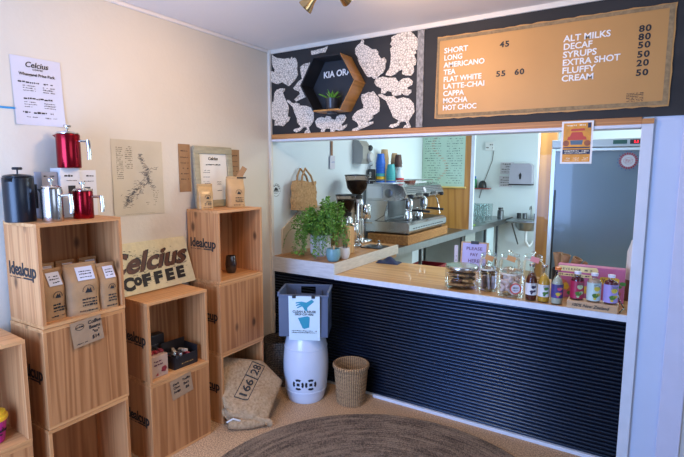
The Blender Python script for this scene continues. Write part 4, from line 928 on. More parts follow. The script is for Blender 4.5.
# ================================================================ ON THE RAISED COUNTER
ZS = .9655; ZC = .8805
LEAF = mat('fern_green', (.21, .42, .06), .45, vary=.0, col2=(.06, .19, .02), scale=35)
t = thing('potted_fern', 'bushy trailing green fern in a white textured pot on the raised counter', 'plant', (.315, .235, ZS))
POT = mat('white_textured_pot', (.72, .74, .80), .4, vary=.06, scale=20, bump=.5, bscale=70)
MB().lathe([(0, 0), (.058, 0), (.060, .006), (.078, .014), (.086, .05), (.086, .175), (.080, .176), (.078, .16), (0, .155)], 40).build('pot', POT, t)
MB().cyl(.077, .150, .162, 24).build('soil', mat('soil', (.03, .02, .012), .9), t)
rr = random.Random(21); mb = MB(); st = MB()
def leaflet(mb, p, d, n_, s_):
    d = d.normalized(); n_ = (n_-d*n_.dot(d)).normalized(); w_ = d.cross(n_); 
    mb.add([p, p+d*s_*.5+w_*s_*.38+n_*s_*.06, p+d*s_, p+d*s_*.5-w_*s_*.38+n_*s_*.06], [(0, 1, 2), (0, 2, 3)])
for q in range(190):
    a = rr.uniform(0, 2*PI); reach = rr.uniform(.05, .19); up = rr.uniform(.08, .27)*(1.15 if math.cos(a-.9) > 0 else .85); drop = rr.uniform(.0, .34) if reach > .11 else rr.uniform(-.02, .12)
    if reach > .1 and math.cos(a+2.2) > .3: drop *= 1.1
    pts = []
    for k in range(9):
        f_ = k/8; r = .03+reach*math.sin(f_*PI/2)**.8; z = .16+up*math.sin(min(1, f_*1.6)*PI/2)-max(0, f_-.35)**1.4*drop*2.0
        x_, y_ = r*math.cos(a)*1.12, r*math.sin(a); x_ = max(x_, -.295)
        if z < .02: z = .02+rr.uniform(0, .01)
        pts.append(Vector((x_, y_, z)))
    st.tube(pts, .0012, 3)
    for k in range(1, 9):
        for m_ in range(7):
            f_ = rr.random(); p = pts[k-1].lerp(pts[k], f_); d = Vector((rr.gauss(0, 1), rr.gauss(0, 1), rr.gauss(-.1, .8)))
            q_ = p+Vector((rr.gauss(0, .008), rr.gauss(0, .008), rr.gauss(0, .008))); q_.x = max(q_.x, -.295)
            leaflet(mb, q_, d, Vector((rr.gauss(0, .5), rr.gauss(0, .5), 1)), rr.uniform(.013, .026))
mb.build('fern_leaves', LEAF, t, 0); st.build('stems', mat('stem_green', (.14, .22, .05), .6), t)
# thin trailing strand towards the wall
st = MB(); lf = MB(); pts = [Vector((-.10, -.03, .28)), Vector((-.18, -.09, .25)), Vector((-.24, -.12, .19)), Vector((-.265, -.14, .12)), Vector((-.27, -.15, .06))]
st.tube(pts, .0014, 4)
for k in range(1, 5):
    for m_ in range(9):
        p = pts[k-1].lerp(pts[k], rr.random()); leaflet(lf, p, Vector((rr.gauss(0, 1), rr.gauss(0, 1), rr.gauss(0, 1))), Vector((0, 0, 1)), .014)
lf.build('trailing_strand', LEAF, t, 0); st.build('strand_stem', MATS['stem_green'], t)
BAM = wood('bamboo_box_wood', (.66, .38, .17), (.50, .27, .10), 'z', .45, knots=False, freq=7)
t = thing('wooden_box', 'upright light wooden box beside the fern on the raised counter', 'box', (.400, .455, ZS), math.radians(-3))
MB().box((-.095, -.055, 0), (.085, .05, .225), bev=.004).build('box_body', BAM, t, 0)
MB().box((-.080, -.04, .2252), (.070, .035, .229)).build('lid', BAM, t, 0)
def small_cup(loc, r, h, m_, label, body_name='cup_body', inside=None):
    t = thing('small_cup', label, 'cup', loc, 0, 'small cups on the raised counter')
    MB().lathe([(0, 0), (r*.6, 0), (r*.8, .01), (r, h*.45), (r*.98, h*.8), (r*.9, h), (r*.84, h), (r*.9, h*.7), (r*.9, h*.4), (0, .012)], 32).build(body_name, m_, t)
    return t
small_cup((.545, .075, ZS), .056, .100, mat('teal_glaze', (.16, .34, .38), .3, vary=.15), 'teal glazed cup holding wooden stirrers at the slab corner')
small_cup((.560, .210, ZS), .047, .090, mat('white_glaze', (.68, .66, .64), .3, vary=.06), 'white glazed cup just behind the teal one')
STK = wood('stirrer_wood', (.68, .48, .27), (.55, .37, .19), 'z', .6, knots=False)
rr = random.Random(8)
for i in range(7):
    o = MB().box((-.0025, -.001, 0), (.0025, .001, .105)).build('wooden_stirrer', STK, None, 0); o.location = (.545+rr.uniform(-.012, .012), .075+rr.uniform(-.012, .012), ZS+.016); o.rotation_euler = (rr.uniform(-.18, .18), rr.uniform(-.18, .18), rr.uniform(0, 3)); tag(o, 'thin wooden stirrer standing in the teal cup', 'stirrer', 'stirrers in the teal cup')
for i in range(3):
    o = MB().cyl(.003, 0, .10, 8).build('dark_stick', DK, None); o.location = (.56+.014*(i-1), .205+.006*i, ZS+.016); o.rotation_euler = (.06*(i-1), .1, 0); tag(o, 'dark short stick standing in the white cup', 'stick', 'dark sticks in the white cup')
# grinders
HOP = glass('smoked_hopper', (.62, .52, .46)); BEAN = mat('roasted_beans', (.050, .024, .014), .35, col2=(.012, .006, .004), scale=95, bump=1, bscale=95)
BPL = mat('black_plastic', (.014, .014, .016), .35, vary=.1)
def grinder(loc, rz, r, hh, base_h, body_m, label):
    t = thing('coffee_grinder', label, 'grinder', loc, rz, 'coffee grinders by the espresso machine')
    MB().box((-.09, -.085, 0), (.13, .085, .035), bev=.012).build('foot', body_m, t)
    MB().lathe([(0, .035), (.075, .035), (.078, .05), (.070, base_h-.05), (.062, base_h-.01), (.05, base_h), (0, base_h)], 32).build('motor_body', body_m, t)
    MB().lathe([(0, .0), (.046, 0), (.052, .01), (.052, .125), (.046, .135), (0, .135)], 28, Matrix.Translation((.105, 0, base_h-.19))).build('doser', body_m, t)
    MB().box((.09, -.006, base_h-.235), (.185, .006, base_h-.222)).build('fork', body_m, t)
    MB().tube([(.12, -.055, base_h-.13), (.17, -.075, base_h-.14)], .007, 8).build('doser_lever', BPL, t)
    MB().lathe([(0, base_h), (.052, base_h), (.055, base_h+.03), (.035, base_h+.035), (0, base_h+.035)], 28).build('grind_collar', BPL, t)
    MB().lathe([(.036, base_h+.03), (.045, base_h+.04), (r*.82, base_h+hh*.45), (r, base_h+hh*.92), (r, base_h+hh)], 36).build('hopper', HOP, t)
    MB().lathe([(0, base_h+.036), (.040, base_h+.042), (r*.79, base_h+hh*.46), (r*.93, base_h+hh*.80), (r*.3, base_h+hh*.83), (0, base_h+hh*.82)], 32).build('beans', BEAN, t)
    MB().lathe([(0, base_h+hh), (r*1.04, base_h+hh), (r*1.05, base_h+hh+.012), (0, base_h+hh+.018)], 36).build('hopper_lid', BPL, t)
    return t
grinder((.250, .745, ZS), -.3, .092, .185, .285, CHR, 'near coffee grinder with the smaller smoked hopper of beans')
grinder((.200, 1.03, ZS), -.1, .115, .215, .432, CHR, 'tall coffee grinder with the larger smoked hopper, next to the machine')
t = thing('tamping_mat', 'dark tamping mat with steel tamper at the end of the raised counter', 'mat', (.495, .86, ZS), math.radians(4))
MB().box((-.10, -.10, 0), (.10, .10, .008), bev=.003).build('mat', BPL, t)
MB().lathe([(0, .008), (.028, .008), (.028, .024), (.012, .034), (.010, .05), (.015, .06), (0, .066)], 24, Matrix.Translation((.03, .02, 0))).build('tamper', CHR, t)
MB().lathe([(0, .008), (.03, .008), (.032, .012), (0, .012)], 24, Matrix.Translation((-.05, -.03, 0))).build('tamper_stand', STEEL, t)
t = thing('folded_cloth', 'crumpled dark navy cloth at the back edge of the lower counter', 'cloth', (.745, .64, ZC), .1)
MB().grid(lambda u, v: (-.10+.2*u, -.06+.12*v, .001+.040*math.sin(PI*u)**.6*math.sin(PI*v)**.6*(1+.4*math.sin(9*u+5*v))), 24, 16).build('cloth', mat('navy_cloth', (.03, .04, .09), .85, vary=.4, scale=18), t, 60)

# ================================================================ ESPRESSO MACHINE
CORK = mat('cork_block', (.46, .22, .065), .8, col2=(.22, .085, .02), scale=40, stretch=(1, 1, 1.6), bump=.3, bscale=120)
o = MB().box((.08, 1.475, .9015), (.553, 2.66, 1.000), bev=.004).build('cork_plinth', CORK, None, 0); tag(o, 'thick cork block on the bench under the espresso machine', 'plinth')
t = thing('espresso_machine', 'two-group stainless steel espresso machine on the cork block', 'espresso machine', (.04, 1.50, 1.001))
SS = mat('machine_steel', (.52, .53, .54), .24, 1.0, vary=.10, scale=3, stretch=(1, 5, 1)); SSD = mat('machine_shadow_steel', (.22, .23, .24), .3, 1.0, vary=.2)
LM = 1.10
for x in (.05, .46):
    for y in (.06, LM-.06): MB().cyl(.018, 0, .02, 16, Matrix.Translation((x, y, 0))).build('foot', BPL, t)
MB().prism([(.0, .02), (.500, .02), (.512, .045), (.512, .105), (.490, .130), (.0, .130)], 0, LM, frame((0, LM, 0), (1, 0, 0), (0, 0, 1))).build('drip_tray_housing', SS, t, 20)
mb = MB()
for i in range(22): mb.box((.24, .05+i*.046, .1305), (.49, .05+i*.046+.030, .136))
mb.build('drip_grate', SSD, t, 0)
mb = MB()
for i in range(13): mb.box((.5125, .10+i*.07, .06), (.5145, .10+i*.07+.035, .070))
mb.build('tray_slots', BPL, t, 0)
MB().box((0, .02, .1302), (.22, LM-.02, .36), bev=.004).build('rear_body', SS, t, 0)
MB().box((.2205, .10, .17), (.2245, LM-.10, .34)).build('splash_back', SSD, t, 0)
for y0, y1 in ((0, .02), (LM-.02, LM)):
    MB().prism([(-.0, .128), (.10, .128), (.22, .20), (.26, .35), (.0, .35)], y0-LM/2, y1-LM/2, frame((0, LM/2, 0), (1, 0, 0), (0, 0, 1)) @ Matrix.Rotation(0, 4, 'Z')).build('side_panel', SS, t, 0)
hd = [(0, .355), (.40, .355), (.455, .385), (.470, .42), (.430, .50), (.36, .525), (0, .525)]
MB().prism(hd, 0, LM, frame((0, LM, 0), (1, 0, 0), (0, 0, 1))).build('head', SS, t, 20)
mb = MB()
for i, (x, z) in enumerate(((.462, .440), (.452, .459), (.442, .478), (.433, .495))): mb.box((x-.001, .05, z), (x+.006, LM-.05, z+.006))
mb.build('head_ribs', SSD, t, 0)
MB().box((.020, -.004, .375), (.20, -.0003, .50), bev=.001).build('side_badge_plate', mat('polished_plate', (.62, .63, .66), .12, 1.0), t, 0)
MB().lathe([(0, 0), (.045, 0), (.045, .006), (.03, .010), (0, .010)], 28, frame((.27, -.0003, .43), (1, 0, 0), (0, 0, 1))).build('side_vent', SSD, t)
mb = MB()
for i, y in enumerate((.04, LM-.04)): mb.tube([(.02, y, .53), (.02, y, .56), (.34, y, .56), (.34, y, .53)], .005, 8)
mb.tube([(.34, .04, .56), (.34, LM-.04, .56)], .005, 8); mb.tube([(.02, .04, .56), (.02, LM-.04, .56)], .005, 8); mb.build('cup_rail', SS, t)
for y in (.34, .76):
    g = MB().lathe([(0, 0), (.040, 0), (.043, .012), (.043, .075), (.035, .10), (0, .10)], 28, Matrix.Translation((.355, y, .255))).build('group_head', SS, t)
    p = MB(); p.lathe([(0, 0), (.030, 0), (.037, .008), (.037, .035), (0, .035)], 28, Matrix.Translation((.355, y, .219))); p.tube([(.355, y, .206), (.355, y-.015, .188)], .006, 8); p.tube([(.355, y, .206), (.355, y+.015, .188)], .006, 8); p = p.build('portafilter', SS, t)
    MB().tube([(.39, y, .236), (.44, y+.01, .236), (.50, y+.02, .232), (.585, y+.03, .226)], .012, 10, radii=[.009, .013, .016, .013]).build('portafilter_handle', BPL, p)
    MB().box((.456, y-.07, .400), (.474, y+.07, .430), bev=.003).build('button_panel', BPL, t)
for y in (.12, .55, LM-.09):
    MB().lathe([(0, 0), (.022, 0), (.024, .012), (.018, .035), (0, .037)], 20, frame((.462, y, .398), (0, 1, 0), (0, 0, 1))).build('steam_knob', BPL, t)
for y in (.15, LM-.13):
    MB().tube([(.42, y, .36), (.44, y, .33), (.46, y, .24), (.475, y, .16)], .006, 8).build('steam_wand', CHR, t)
MB().lathe([(0, 0), (.03, 0), (.03, .008), (0, .008)], 24, frame((.455, .52, .455), (0, 1, 0), (-.4, 0, 1))).build('pressure_gauge', PAPER, t)
for y, lab in ((.22, 'near'), (.52, 'middle')):
    q = thing('milk_jug', 'small steel milk jug on the drip tray, the %s one of two' % lab, 'jug', (.04+.40, 1.50+y, 1.1375), 0, 'steel milk jugs on the machine')
    MB().lathe([(0, 0), (.040, 0), (.042, .005), (.040, .04), (.031, .10), (.034, .115), (.032, .115), (.029, .10), (.037, .04), (0, .006)], 28).build('jug_body', CHR, q)
    MB().tube([(-.0, -.034, .10), (0, -.062, .09), (0, -.060, .04), (0, -.040, .03)], .005, 8).build('handle', CHR, q)
# on top of the machine
ZM = 1.001+.5255
t = thing('white_tray', 'long white tray lying on top of the espresso machine', 'tray', (.20, 2.05, ZM))
MB().box((-.13, -.47, 0), (.12, .47, .012), bev=.003).build('tray', mat('white_plastic', (.72, .74, .76), .35, vary=.04), t, 0)
WPL = MATS['white_plastic']
def cup_stack(loc, n, r, h, step, mats, label, name='takeaway_cup', grp=None):
    """nested upside-down paper cups: each cup its own object"""
    for i in range(n):
        c = MB().lathe([(0, h), (r*.68, h), (r*.70, h-.003), (r*.97, .006), (r*1.03, .004), (r*1.03, 0), (r*.93, 0), (r*.64, h-.006), (0, h-.006)], 28).build(name, mats[i % len(mats)] if len(mats) < n else mats[i])
        c.location = (loc[0], loc[1], loc[2]+i*step); tag(c, label, 'cup', grp)
BLU = mat('blue_paper', (.015, .13, .55), .45, vary=.05); YEL = mat('yellow_paper', (.75, .48, .03), .45); TEA = mat('teal_paper', (.05, .36, .36), .45, vary=.05); KC = mat('kraft_cup', (.50, .33, .17), .65, vary=.06); DBR = mat('dark_brown_cup', (.075, .03, .02), .5, vary=.1)
ZM2 = ZM+.0125
cup_stack((.130, 1.66, ZM2), 7, .052, .11, .033, [BLU, YEL, TEA, BLU, BLU, BLU, BLU], 'blue paper cup in the upside-down nested stack on the machine', grp='stack of blue cups')
cup_stack((.235, 1.70, ZM2), 5, .052, .100, .024, [BLU, TEA, TEA, TEA, TEA], 'teal paper cup in the short nested stack right of the blue one', grp='stack of teal cups')
cup_stack((.090, 1.83, ZM2), 8, .050, .11, .036, [KC], 'brown kraft cup in the tall nested stack behind the blue cups', grp='stack of kraft cups')
cup_stack((.160, 1.94, ZM2), 8, .044, .10, .032, [KC], 'brown kraft cup in the second tall nested stack, further back', grp='second stack of kraft cups')
cup_stack((.240, 1.87, ZM2), 7, .046, .100, .034, [WPL, WPL, WPL, WPL, mat('clear_grey_cup', (.40, .42, .43), .2), DBR, DBR], 'cup in the nested stack with dark brown cups on top', grp='stack topped by dark brown cups')
t = thing('black_canister', 'black canister with white letters left of the blue cups', 'canister', (.050, 1.605, ZM2-.0125))
MB().lathe([(0, 0), (.044, 0), (.045, .004), (.040, .150), (.036, .155), (0, .155)], 28).build('body', BPL, t); MB().tube([(-.02, 0, .154), (-.02, 0, .19), (.01, 0, .20)], .004, 6).build('hose', GREY_INK, t)
lb = MB(); write(lb, frame((.018, -.041, .06), (0, 0, 1), (-1, .0, 0)), 'ECO', 0, 0, .032, .0006, lift=.004); lb.build('lettering', WHITE_INK, t, 0)
t = thing('milk_bottle', 'translucent white bottle with a red label beside the teal cups', 'bottle', (.315, 1.76, ZM2-.0125+.0))
MB().lathe([(0, 0), (.040, 0), (.042, .006), (.042, .10), (.018, .14), (.018, .17), (0, .171)], 24).build('body', mat('milky_plastic', (.66, .72, .72), .3, vary=.05), t); MB().lathe([(.043, .02), (.044, .022), (.044, .06), (.043, .062)], 24).build('label', mat('label_red', (.5, .03, .04), .5), t)
for i in range(7):
    c = MB().lathe([(0, 0), (.018, 0), (.024, .018), (.026, .032), (.022, .032), (.018, .01), (0, .006)], 20).build('espresso_cup', mat('terracotta_glaze', (.20, .055, .035), .3, vary=.2)); c.location = (.325+.042*(i % 2), 1.90+.055*(i//2), ZM+.0005); tag(c, 'small brick red espresso cup lined up on the machine top', 'cup', 'brick red espresso cups')

# ================================================================ LEFT KITCHEN WALL
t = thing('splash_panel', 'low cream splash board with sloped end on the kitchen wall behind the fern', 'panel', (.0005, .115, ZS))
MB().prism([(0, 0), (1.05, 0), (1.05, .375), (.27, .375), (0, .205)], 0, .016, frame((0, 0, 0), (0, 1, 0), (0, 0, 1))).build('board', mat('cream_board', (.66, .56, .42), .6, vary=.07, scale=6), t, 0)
t = thing('woven_bag', 'tan woven seagrass handbag hanging on the kitchen wall', 'bag', (.012, .365, 1.335))
WB = mat('woven_tan', (.52, .31, .14), .8, col2=(.33, .18, .07), scale=60, bump=.7, bscale=80)
def bagf(s_):
    def fn(u, v):
        y = (u-.5)*.39*(1-.08*v)+.006*math.sin(14*v); z = .235*v-.012*math.sin(PI*u)*(1-v)+.010*math.sin(PI*2*u)*v; x = .045+s_*(.040*(1-(2*u-1)**4)*(1-.5*v))+.003*math.sin(40*u)*math.sin(36*v)
        return (x, y, z)
    return fn
mb = MB(); mb.grid(bagf(1), 36, 24); mb.grid(bagf(-1), 36, 24); mb.grid(lambda u, v: (bagf(-1)(u, 0)[0]*(1-v)+bagf(1)(u, 0)[0]*v, bagf(1)(u, 0)[1], bagf(1)(u, 0)[2]), 36, 3)
mb.build('bag_body', WB, t, 60)
for x, dy in ((.028, 0), (.066, .02)):
    MB().tube([(x, -.085+dy, .19), (x, -.075+dy, .28), (x-.01, -.02+dy, .345), (x, .05+dy, .28), (x, .095+dy, .20)], .009, 8).build('handle', WB, t)
o = MB().tube([(.0, .345, 1.678), (.03, .345, 1.678), (.035, .345, 1.695)], .004, 6).build('wall_hook', CHR); tag(o, 'small metal hook on the wall holding the woven bag', 'hook')
t = thing('round_logo_sticker', 'round black line logo sticker on the wall end left of the bag', 'sticker', (.0006, .055, 1.503))
lb = MB(); M0 = frame((0, 0, 0), (0, 1, 0), (0, 0, 1)) @ Matrix.Scale(1.12, 4)
for q in range(40):
    a = 2*PI*q/40
    for r, l_, wd in ((.046, .0030, .0012),):
        if abs(math.sin(q*1.7)) > .25: lb.box((-l_, -wd, 0), (l_, wd, .0008), M0 @ Matrix.Translation((r*math.cos(a), r*math.sin(a), .0004)) @ Matrix.Rotation(a+PI/2, 4, 'Z'))
for q in range(20):
    a = PI*q/19; lb.box((-.0018, -.005, 0), (.0018, .005, .0008), M0 @ Matrix.Translation((.036*math.cos(a), .036*math.sin(a), .0004)) @ Matrix.Rotation(a+PI/2, 4, 'Z')) if q % 3 else None
lb.prism([(-.026, -.006), (-.008, .022), (.0, .012), (.008, .020), (.026, -.006)], .0004, .0012, M0); lb.prism([(-.03, -.014), (.03, -.014), (.03, -.010), (-.03, -.010)], .0004, .0012, M0)
scribble(lb, M0, -.022, .022, -.026, .006, .95, .0008)
lb.build('print', INK, t, 0)
t = thing('hanging_tag', 'white paper tag on a wooden strip hanging on the kitchen wall', 'tag', (.004, .875, 1.68))
MB().box((0, -.014, .09), (.010, .014, .262), bev=.002).build('wooden_strip', mat('red_brown_wood', (.28, .12, .05), .5, vary=.2, scale=30), t, 0)
MB().box((.010, -.038, 0), (.012, .048, .125)).build('paper', PAPER, t, 0)
lb = MB(); scribble(lb, frame((.0122, -.03, 0), (0, 1, 0), (0, 0, 1)), .005, .07, .06, .008, .9, .001); lb.build('lettering', mat('blue_pen', (.1, .2, .5), .6), t, 0)
t = thing('wall_dispenser', 'old grey wall phone-like dispenser with dark knob above the grinders', 'dispenser', (.002, 1.37, 1.735))
GPL = mat('warm_grey_plastic', (.30, .29, .26), .45, vary=.06)
MB().prism([(0, 0), (.10, .0), (.12, .05), (.12, .17), (.07, .235), (.0, .245)], -.08, .09, frame((0, 0, 0), (1, 0, 0), (0, 0, 1))).build('housing', GPL, t, 20)
MB().lathe([(0, 0), (.05, 0), (.054, .01), (.045, .03), (0, .034)], 24, frame((.1215, .05, .07), (0, 1, 0), (0, 0, 1))).build('lower_dial', mat('light_grey_plastic', (.50, .50, .48), .35, vary=.05), t)
MB().lathe([(0, 0), (.030, 0), (.033, .01), (.024, .03), (0, .032)], 24, frame((.112, .06, .165), (0, 1, 0), (.3, 0, 1))).build('knob', BPL, t)

# ================================================================ PARTITION POSTER, BACK WALL
t = thing('menu_chart', 'pale green hand-written roller chart hanging on the honey wood partition', 'poster', (0, 3.148, 1.44))
MB().box((.004, -.006, .02), (.590, -.003, 1.00)).build('sheet', mat('mint_paper', (.46, .64, .52), .6, vary=.07, scale=4), t, 0)
M0 = frame((.004, -.0062, .02), (1, 0, 0), (0, 0, 1)); rr = random.Random(12)
MB().tube([(.0, -.012, .012), (.615, -.012, .012)], .013, 10).build('roller', mat('yellow_roller', (.70, .50, .16), .5), t)
lb = MB()
for i in range(30):
    z = .05+.032*i
    scribble(lb, M0, .035, .26, z, .011, .62, .001, rr); scribble(lb, M0, .34, .55, z-.005, .011, .62, .001, rr)
lb.build('hand_lettering', mat('dark_green_pen', (.06, .12, .10), .6), t, 0)
lb = MB()
for i in range(26): 
    z = .10+.033*i; x = .22+.10*math.sin(i*.35); lb.prism([(x, z), (x+.05, z+.004), (x+.045, z+.02), (x+.005, z+.016)], .0002, .0006, M0)
lb.build('colour_wash', mat('salmon_crayon', (.50, .45, .33), .6, vary=.1), t, 0)
YB = 5.398
def wallbox(name, label, cat, x, z, w_, h_, d_, m_, build=None):
    t = thing(name, label, cat, (x, YB, z)); MB().box((0, -d_, 0), (w_, 0, h_), bev=.002 if d_ > .004 else 0).build('body', m_, t, 0)
    if build: build(t, frame((0, -d_-.0004, 0), (1, 0, 0), (0, 0, 1)), w_, h_)
    return t
def txt(n):
    def f_(t, M0, w_, h_):
        lb = MB()
        for i in range(n): scribble(lb, M0, w_*.1, w_*.9, h_*(1-(i+1)/(n+.6)), h_/(n+1)*.6, .85, .001)
        lb.build('lettering', GREY_INK, t, 0)
    return f_
wallbox('wall_switch', 'small white switch box high on the back kitchen wall', 'switch', .24, 2.02, .14, .14, .035, WPL, txt(2))
o = MB().tube([(.38, 5.39, 2.02), (.36, 5.392, 1.85), (.24, 5.392, 1.5), (.16, 5.392, 1.2)], .005, 6).build('electric_cord', GREY_INK); tag(o, 'thin cord running down the back wall from the switch', 'cord')
wallbox('wall_notice', 'white notice with a bold heading on the back kitchen wall', 'notice', .50, 1.62, .22, .20, .002, PAPER, txt(4))
wallbox('wall_notice', 'white notice below the one with the bold heading', 'notice', .49, 1.40, .21, .19, .002, PAPER, txt(4))
t = thing('towel_dispenser', 'grey paper towel dispenser on the back kitchen wall', 'dispenser', (.87, YB, 1.44))
MB().prism([(-.18, .03), (-.17, .02), (.17, .02), (.18, .03), (.172, .32), (.13, .355), (-.13, .355), (-.172, .32)], 0, .20, frame((0, 0, 0), (1, 0, 0), (0, 0, 1))).build('cover', mat('lilac_grey_plastic', (.36, .36, .43), .3, vary=.05), t, 30)
MB().box((-.18, -.205, .0), (.18, -.0, .022), bev=.004).build('base_edge', BPL, t)
MB().prism([(-.012, .10), (.012, .10), (.020, .17), (0, .21), (-.020, .17)], .2005, .205, frame((0, 0, 0), (1, 0, 0), (0, 0, 1))).build('keyhole_window', INK, t, 0)
t = thing('small_wall_shelf', 'small red-edged shelf on the back kitchen wall beside the partition', 'shelf', (.04, YB, 1.36))
MB().box((-.03, -.16, 0), (.32, 0, .02)).build('board', mat('dark_red_paint', (.30, .06, .05), .5), t, 0)
t = thing('green_bottle', 'small green bottle with blue cap on the little wall shelf', 'bottle', (.10, 5.32, 1.3805))
MB().lathe([(0, 0), (.030, 0), (.032, .01), (.030, .13), (.012, .16), (0, .161)], 20).build('body', mat('green_plastic', (.02, .25, .10), .3), t); MB().cyl(.014, .161, .20, 16).build('cap', BLU, t)
t = thing('black_helmet_tin', 'rounded black container on the little wall shelf', 'container', (.235, 5.30, 1.3805))
MB().lathe([(0, 0), (.065, 0), (.070, .02), (.062, .08), (.035, .12), (0, .13)], 24).build('body', BPL, t); 
# glasses and things at the far end of the bench
GL = glass('clear_glass', (.90, .93, .93), .9)
rr = random.Random(2)
for i in range(12):
    c = MB().lathe([(0, 0), (.030, 0), (.031, .004), (.040, .26), (.037, .26), (.028, .012), (0, .010)], 20).build('tall_glass', GL); c.location = (.32+.085*(i % 4), 4.15+.20*(i//4), .9055)
    tag(c, 'tall clear drinking glass upside in the cluster at the far bench end', 'glass', 'tall glasses at the far end of the bench')
def jar_simple(name, label, cat, loc, r, h, m_, capm=None):
    t = thing(name, label, cat, loc); MB().lathe([(0, 0), (r, 0), (r, h*.8), (r*.7, h*.9), (r*.7, h), (0, h)], 24).build('body', m_, t)
    if capm: MB().cyl(r*.75, h, h+.02, 20).build('cap', capm, t)
    return t
jar_simple('steel_canister', 'grey steel canister left of the tall glasses', 'canister', (.20, 4.05, .9015), .06, .20, DSTEEL, BPL)
jar_simple('black_jug', 'black jug at the left end behind the partition', 'jug', (.33, 3.55, .9015), .055, .16, BPL)
jar_simple('soap_bottle', 'pale soap bottle behind the partition', 'bottle', (.45, 3.42, .9015), .028, .13, mat('soap_pink', (.5, .3, .35), .4), WPL)
t = thing('dish_sponge_tray', 'green flat tray on the bench past the partition', 'tray', (.50, 3.60, .9015)); MB().box((-.10, -.14, 0), (.09, .14, .014), bev=.003).build('tray', mat('lime_plastic', (.25, .42, .08), .5), t)
jar_simple('grey_canister', 'grey canister right of the tall glasses near the sink', 'canister', (.64, 4.95, .9015), .05, .16, DSTEEL, BPL)
for i in range(4):
    t = thing('dish_rack_mug', 'dark mug drying beside the sink on the back bench', 'mug', ((.86, .95, 1.13, 1.22)[i], 5.30, .8855), 0, 'mugs by the sink'); MB().lathe([(0, 0), (.032, 0), (.036, .09), (.032, .09), (.028, .008), (0, .006)], 20).build('body', DSTEEL if i % 2 else BPL, t)
# red extinguisher under the bench
t = thing('red_crate', 'dark red plastic crate on the floor under the steel bench', 'crate', (.42, 2.35, .0005)); mb = MB()
for a, b_ in (((-.17, -.2, 0), (.17, .2, .02)), ((-.17, -.2, .02), (-.15, .2, .55)), ((.15, -.2, .02), (.17, .2, .55)), ((-.15, -.2, .02), (.15, -.18, .55)), ((-.15, .18, .02), (.15, .2, .55))): mb.box(a, b_)
mb.build('body', mat('deep_red_plastic', (.22, .012, .02), .4, vary=.1), t, 0)

# ================================================================ FRIDGE
t = thing('display_fridge', 'tall silver display fridge with misted glass door behind the counter', 'fridge', (2.19, 1.60, .0))
FRS = mat('fridge_silver', (.42, .44, .44), .4, .6, vary=.05, scale=3)
MISTED = bpy.data.materials.new('misted_glass'); N, L = nodes_of(MISTED); b = bsdf(MISTED)
b.inputs['Roughness'].default_value = .28; b.inputs['Base Color'].default_value = (.17, .24, .30, 1); b.inputs['Transmission Weight'].default_value = .25; b.inputs['Coat Weight'].default_value = .3
MATS['misted_glass'] = MISTED
MB().box((-.34, .03, .1), (.36, .62, 1.935), bev=.006).build('cabinet', FRS, t, 0)
MB().box((-.34, .05, .0), (.36, .60, .1)).build('kick_base', DSTEEL, t, 0)
MB().box((-.32, .024, .18), (.34, .030, 1.84)).build('interior_back', mat('fridge_interior', (.16, .22, .27), .6, vary=.1, scale=2), t, 0)
d_ = MB(); d_.box((-.34, -.012, .12), (-.305, .022, 1.86), bev=.004); d_.box((.325, -.012, .12), (.36, .022, 1.86), bev=.004); d_.box((-.305, -.012, 1.835), (.325, .022, 1.86), bev=.004); d_.box((-.305, -.012, .12), (.325, .022, .17), bev=.004)
dd = d_.build('door', mat('pale_aluminium', (.62, .68, .70), .35, .5), t, 0)
MB().box((-.305, -.004, .17), (.325, .010, 1.835)).build('glass_pane', MISTED, dd, 0)
MB().box((-.302, -.018, .7), (-.290, -.012, 1.5), bev=.002).build('handle', BPL, dd, 0)
MB().box((-.34, -.016, 1.865), (.36, .028, 1.933), bev=.004).build('control_panel', FRS, t, 0)
o = MB().box((.125, -.020, 1.888), (.225, -.0165, 1.920)).build('thermostat', mat('dark_green_plastic', (.02, .09, .07), .4), t, 0)
o = MB().box((.245, -.020, 1.886), (.325, -.0165, 1.922)).build('display', BPL, t, 0)
RL = bpy.data.materials.new('red_led'); RL.use_nodes = True; b_ = bsdf(RL); b_.inputs['Base Color'].default_value = (.3, .0, .01, 1); b_.inputs['Emission Color'].default_value = (1, .02, .04, 1); b_.inputs['Emission Strength'].default_value = 1.6
lb = MB(); write(lb, frame((.272, -.0205, 1.894), (1, 0, 0), (0, 0, 1)), '3.5', 0, 0, .028, .0012, lift=.0004); lb.build('digits', RL, o, 0)
t2 = thing('round_door_sticker', 'round red and blue lettered sticker on the fridge door', 'sticker', (2.432, 1.586, 1.750))
M0 = frame((0, 0, 0), (1, 0, 0), (0, 0, 1)); DR = mat('sticker_red', (.40, .03, .06), .5); DB = mat('sticker_blue', (.03, .10, .35), .5)
MB().lathe([(0, 0), (.050, 0), (.050, .001), (0, .001)], 32, M0).build('disc', mat('sticker_pale', (.50, .52, .55), .5), t2, 0)
lb = MB()
for q in range(22):
    a = 2*PI*q/22; lb.box((-.0045, -.009, .001), (.0045, .009, .002), M0 @ Matrix.Translation((.058*math.cos(a), .058*math.sin(a), 0)) @ Matrix.Rotation(a+PI/2, 4, 'Z'))
for q in range(24):
    a = 2*PI*q/24; lb.box((-.003, -.001, .001), (.003, .001, .002), M0 @ Matrix.Translation((.032*math.cos(a), .026*math.sin(a), 0)) @ Matrix.Rotation(a+PI/2, 4, 'Z'))
scribble(lb, M0, -.02, .02, .002, .010, 1, .0015); scribble(lb, M0, -.02, .02, -.013, .008, 1, .0015); lb.build('red_print', DR, t2, 0)
lb = MB()
for q in range(16):
    a = 2*PI*(q+.5)/16; lb.box((-.003, -.003, .001), (.003, .003, .002), M0 @ Matrix.Translation((.076*math.cos(a), .076*math.sin(a), 0)))
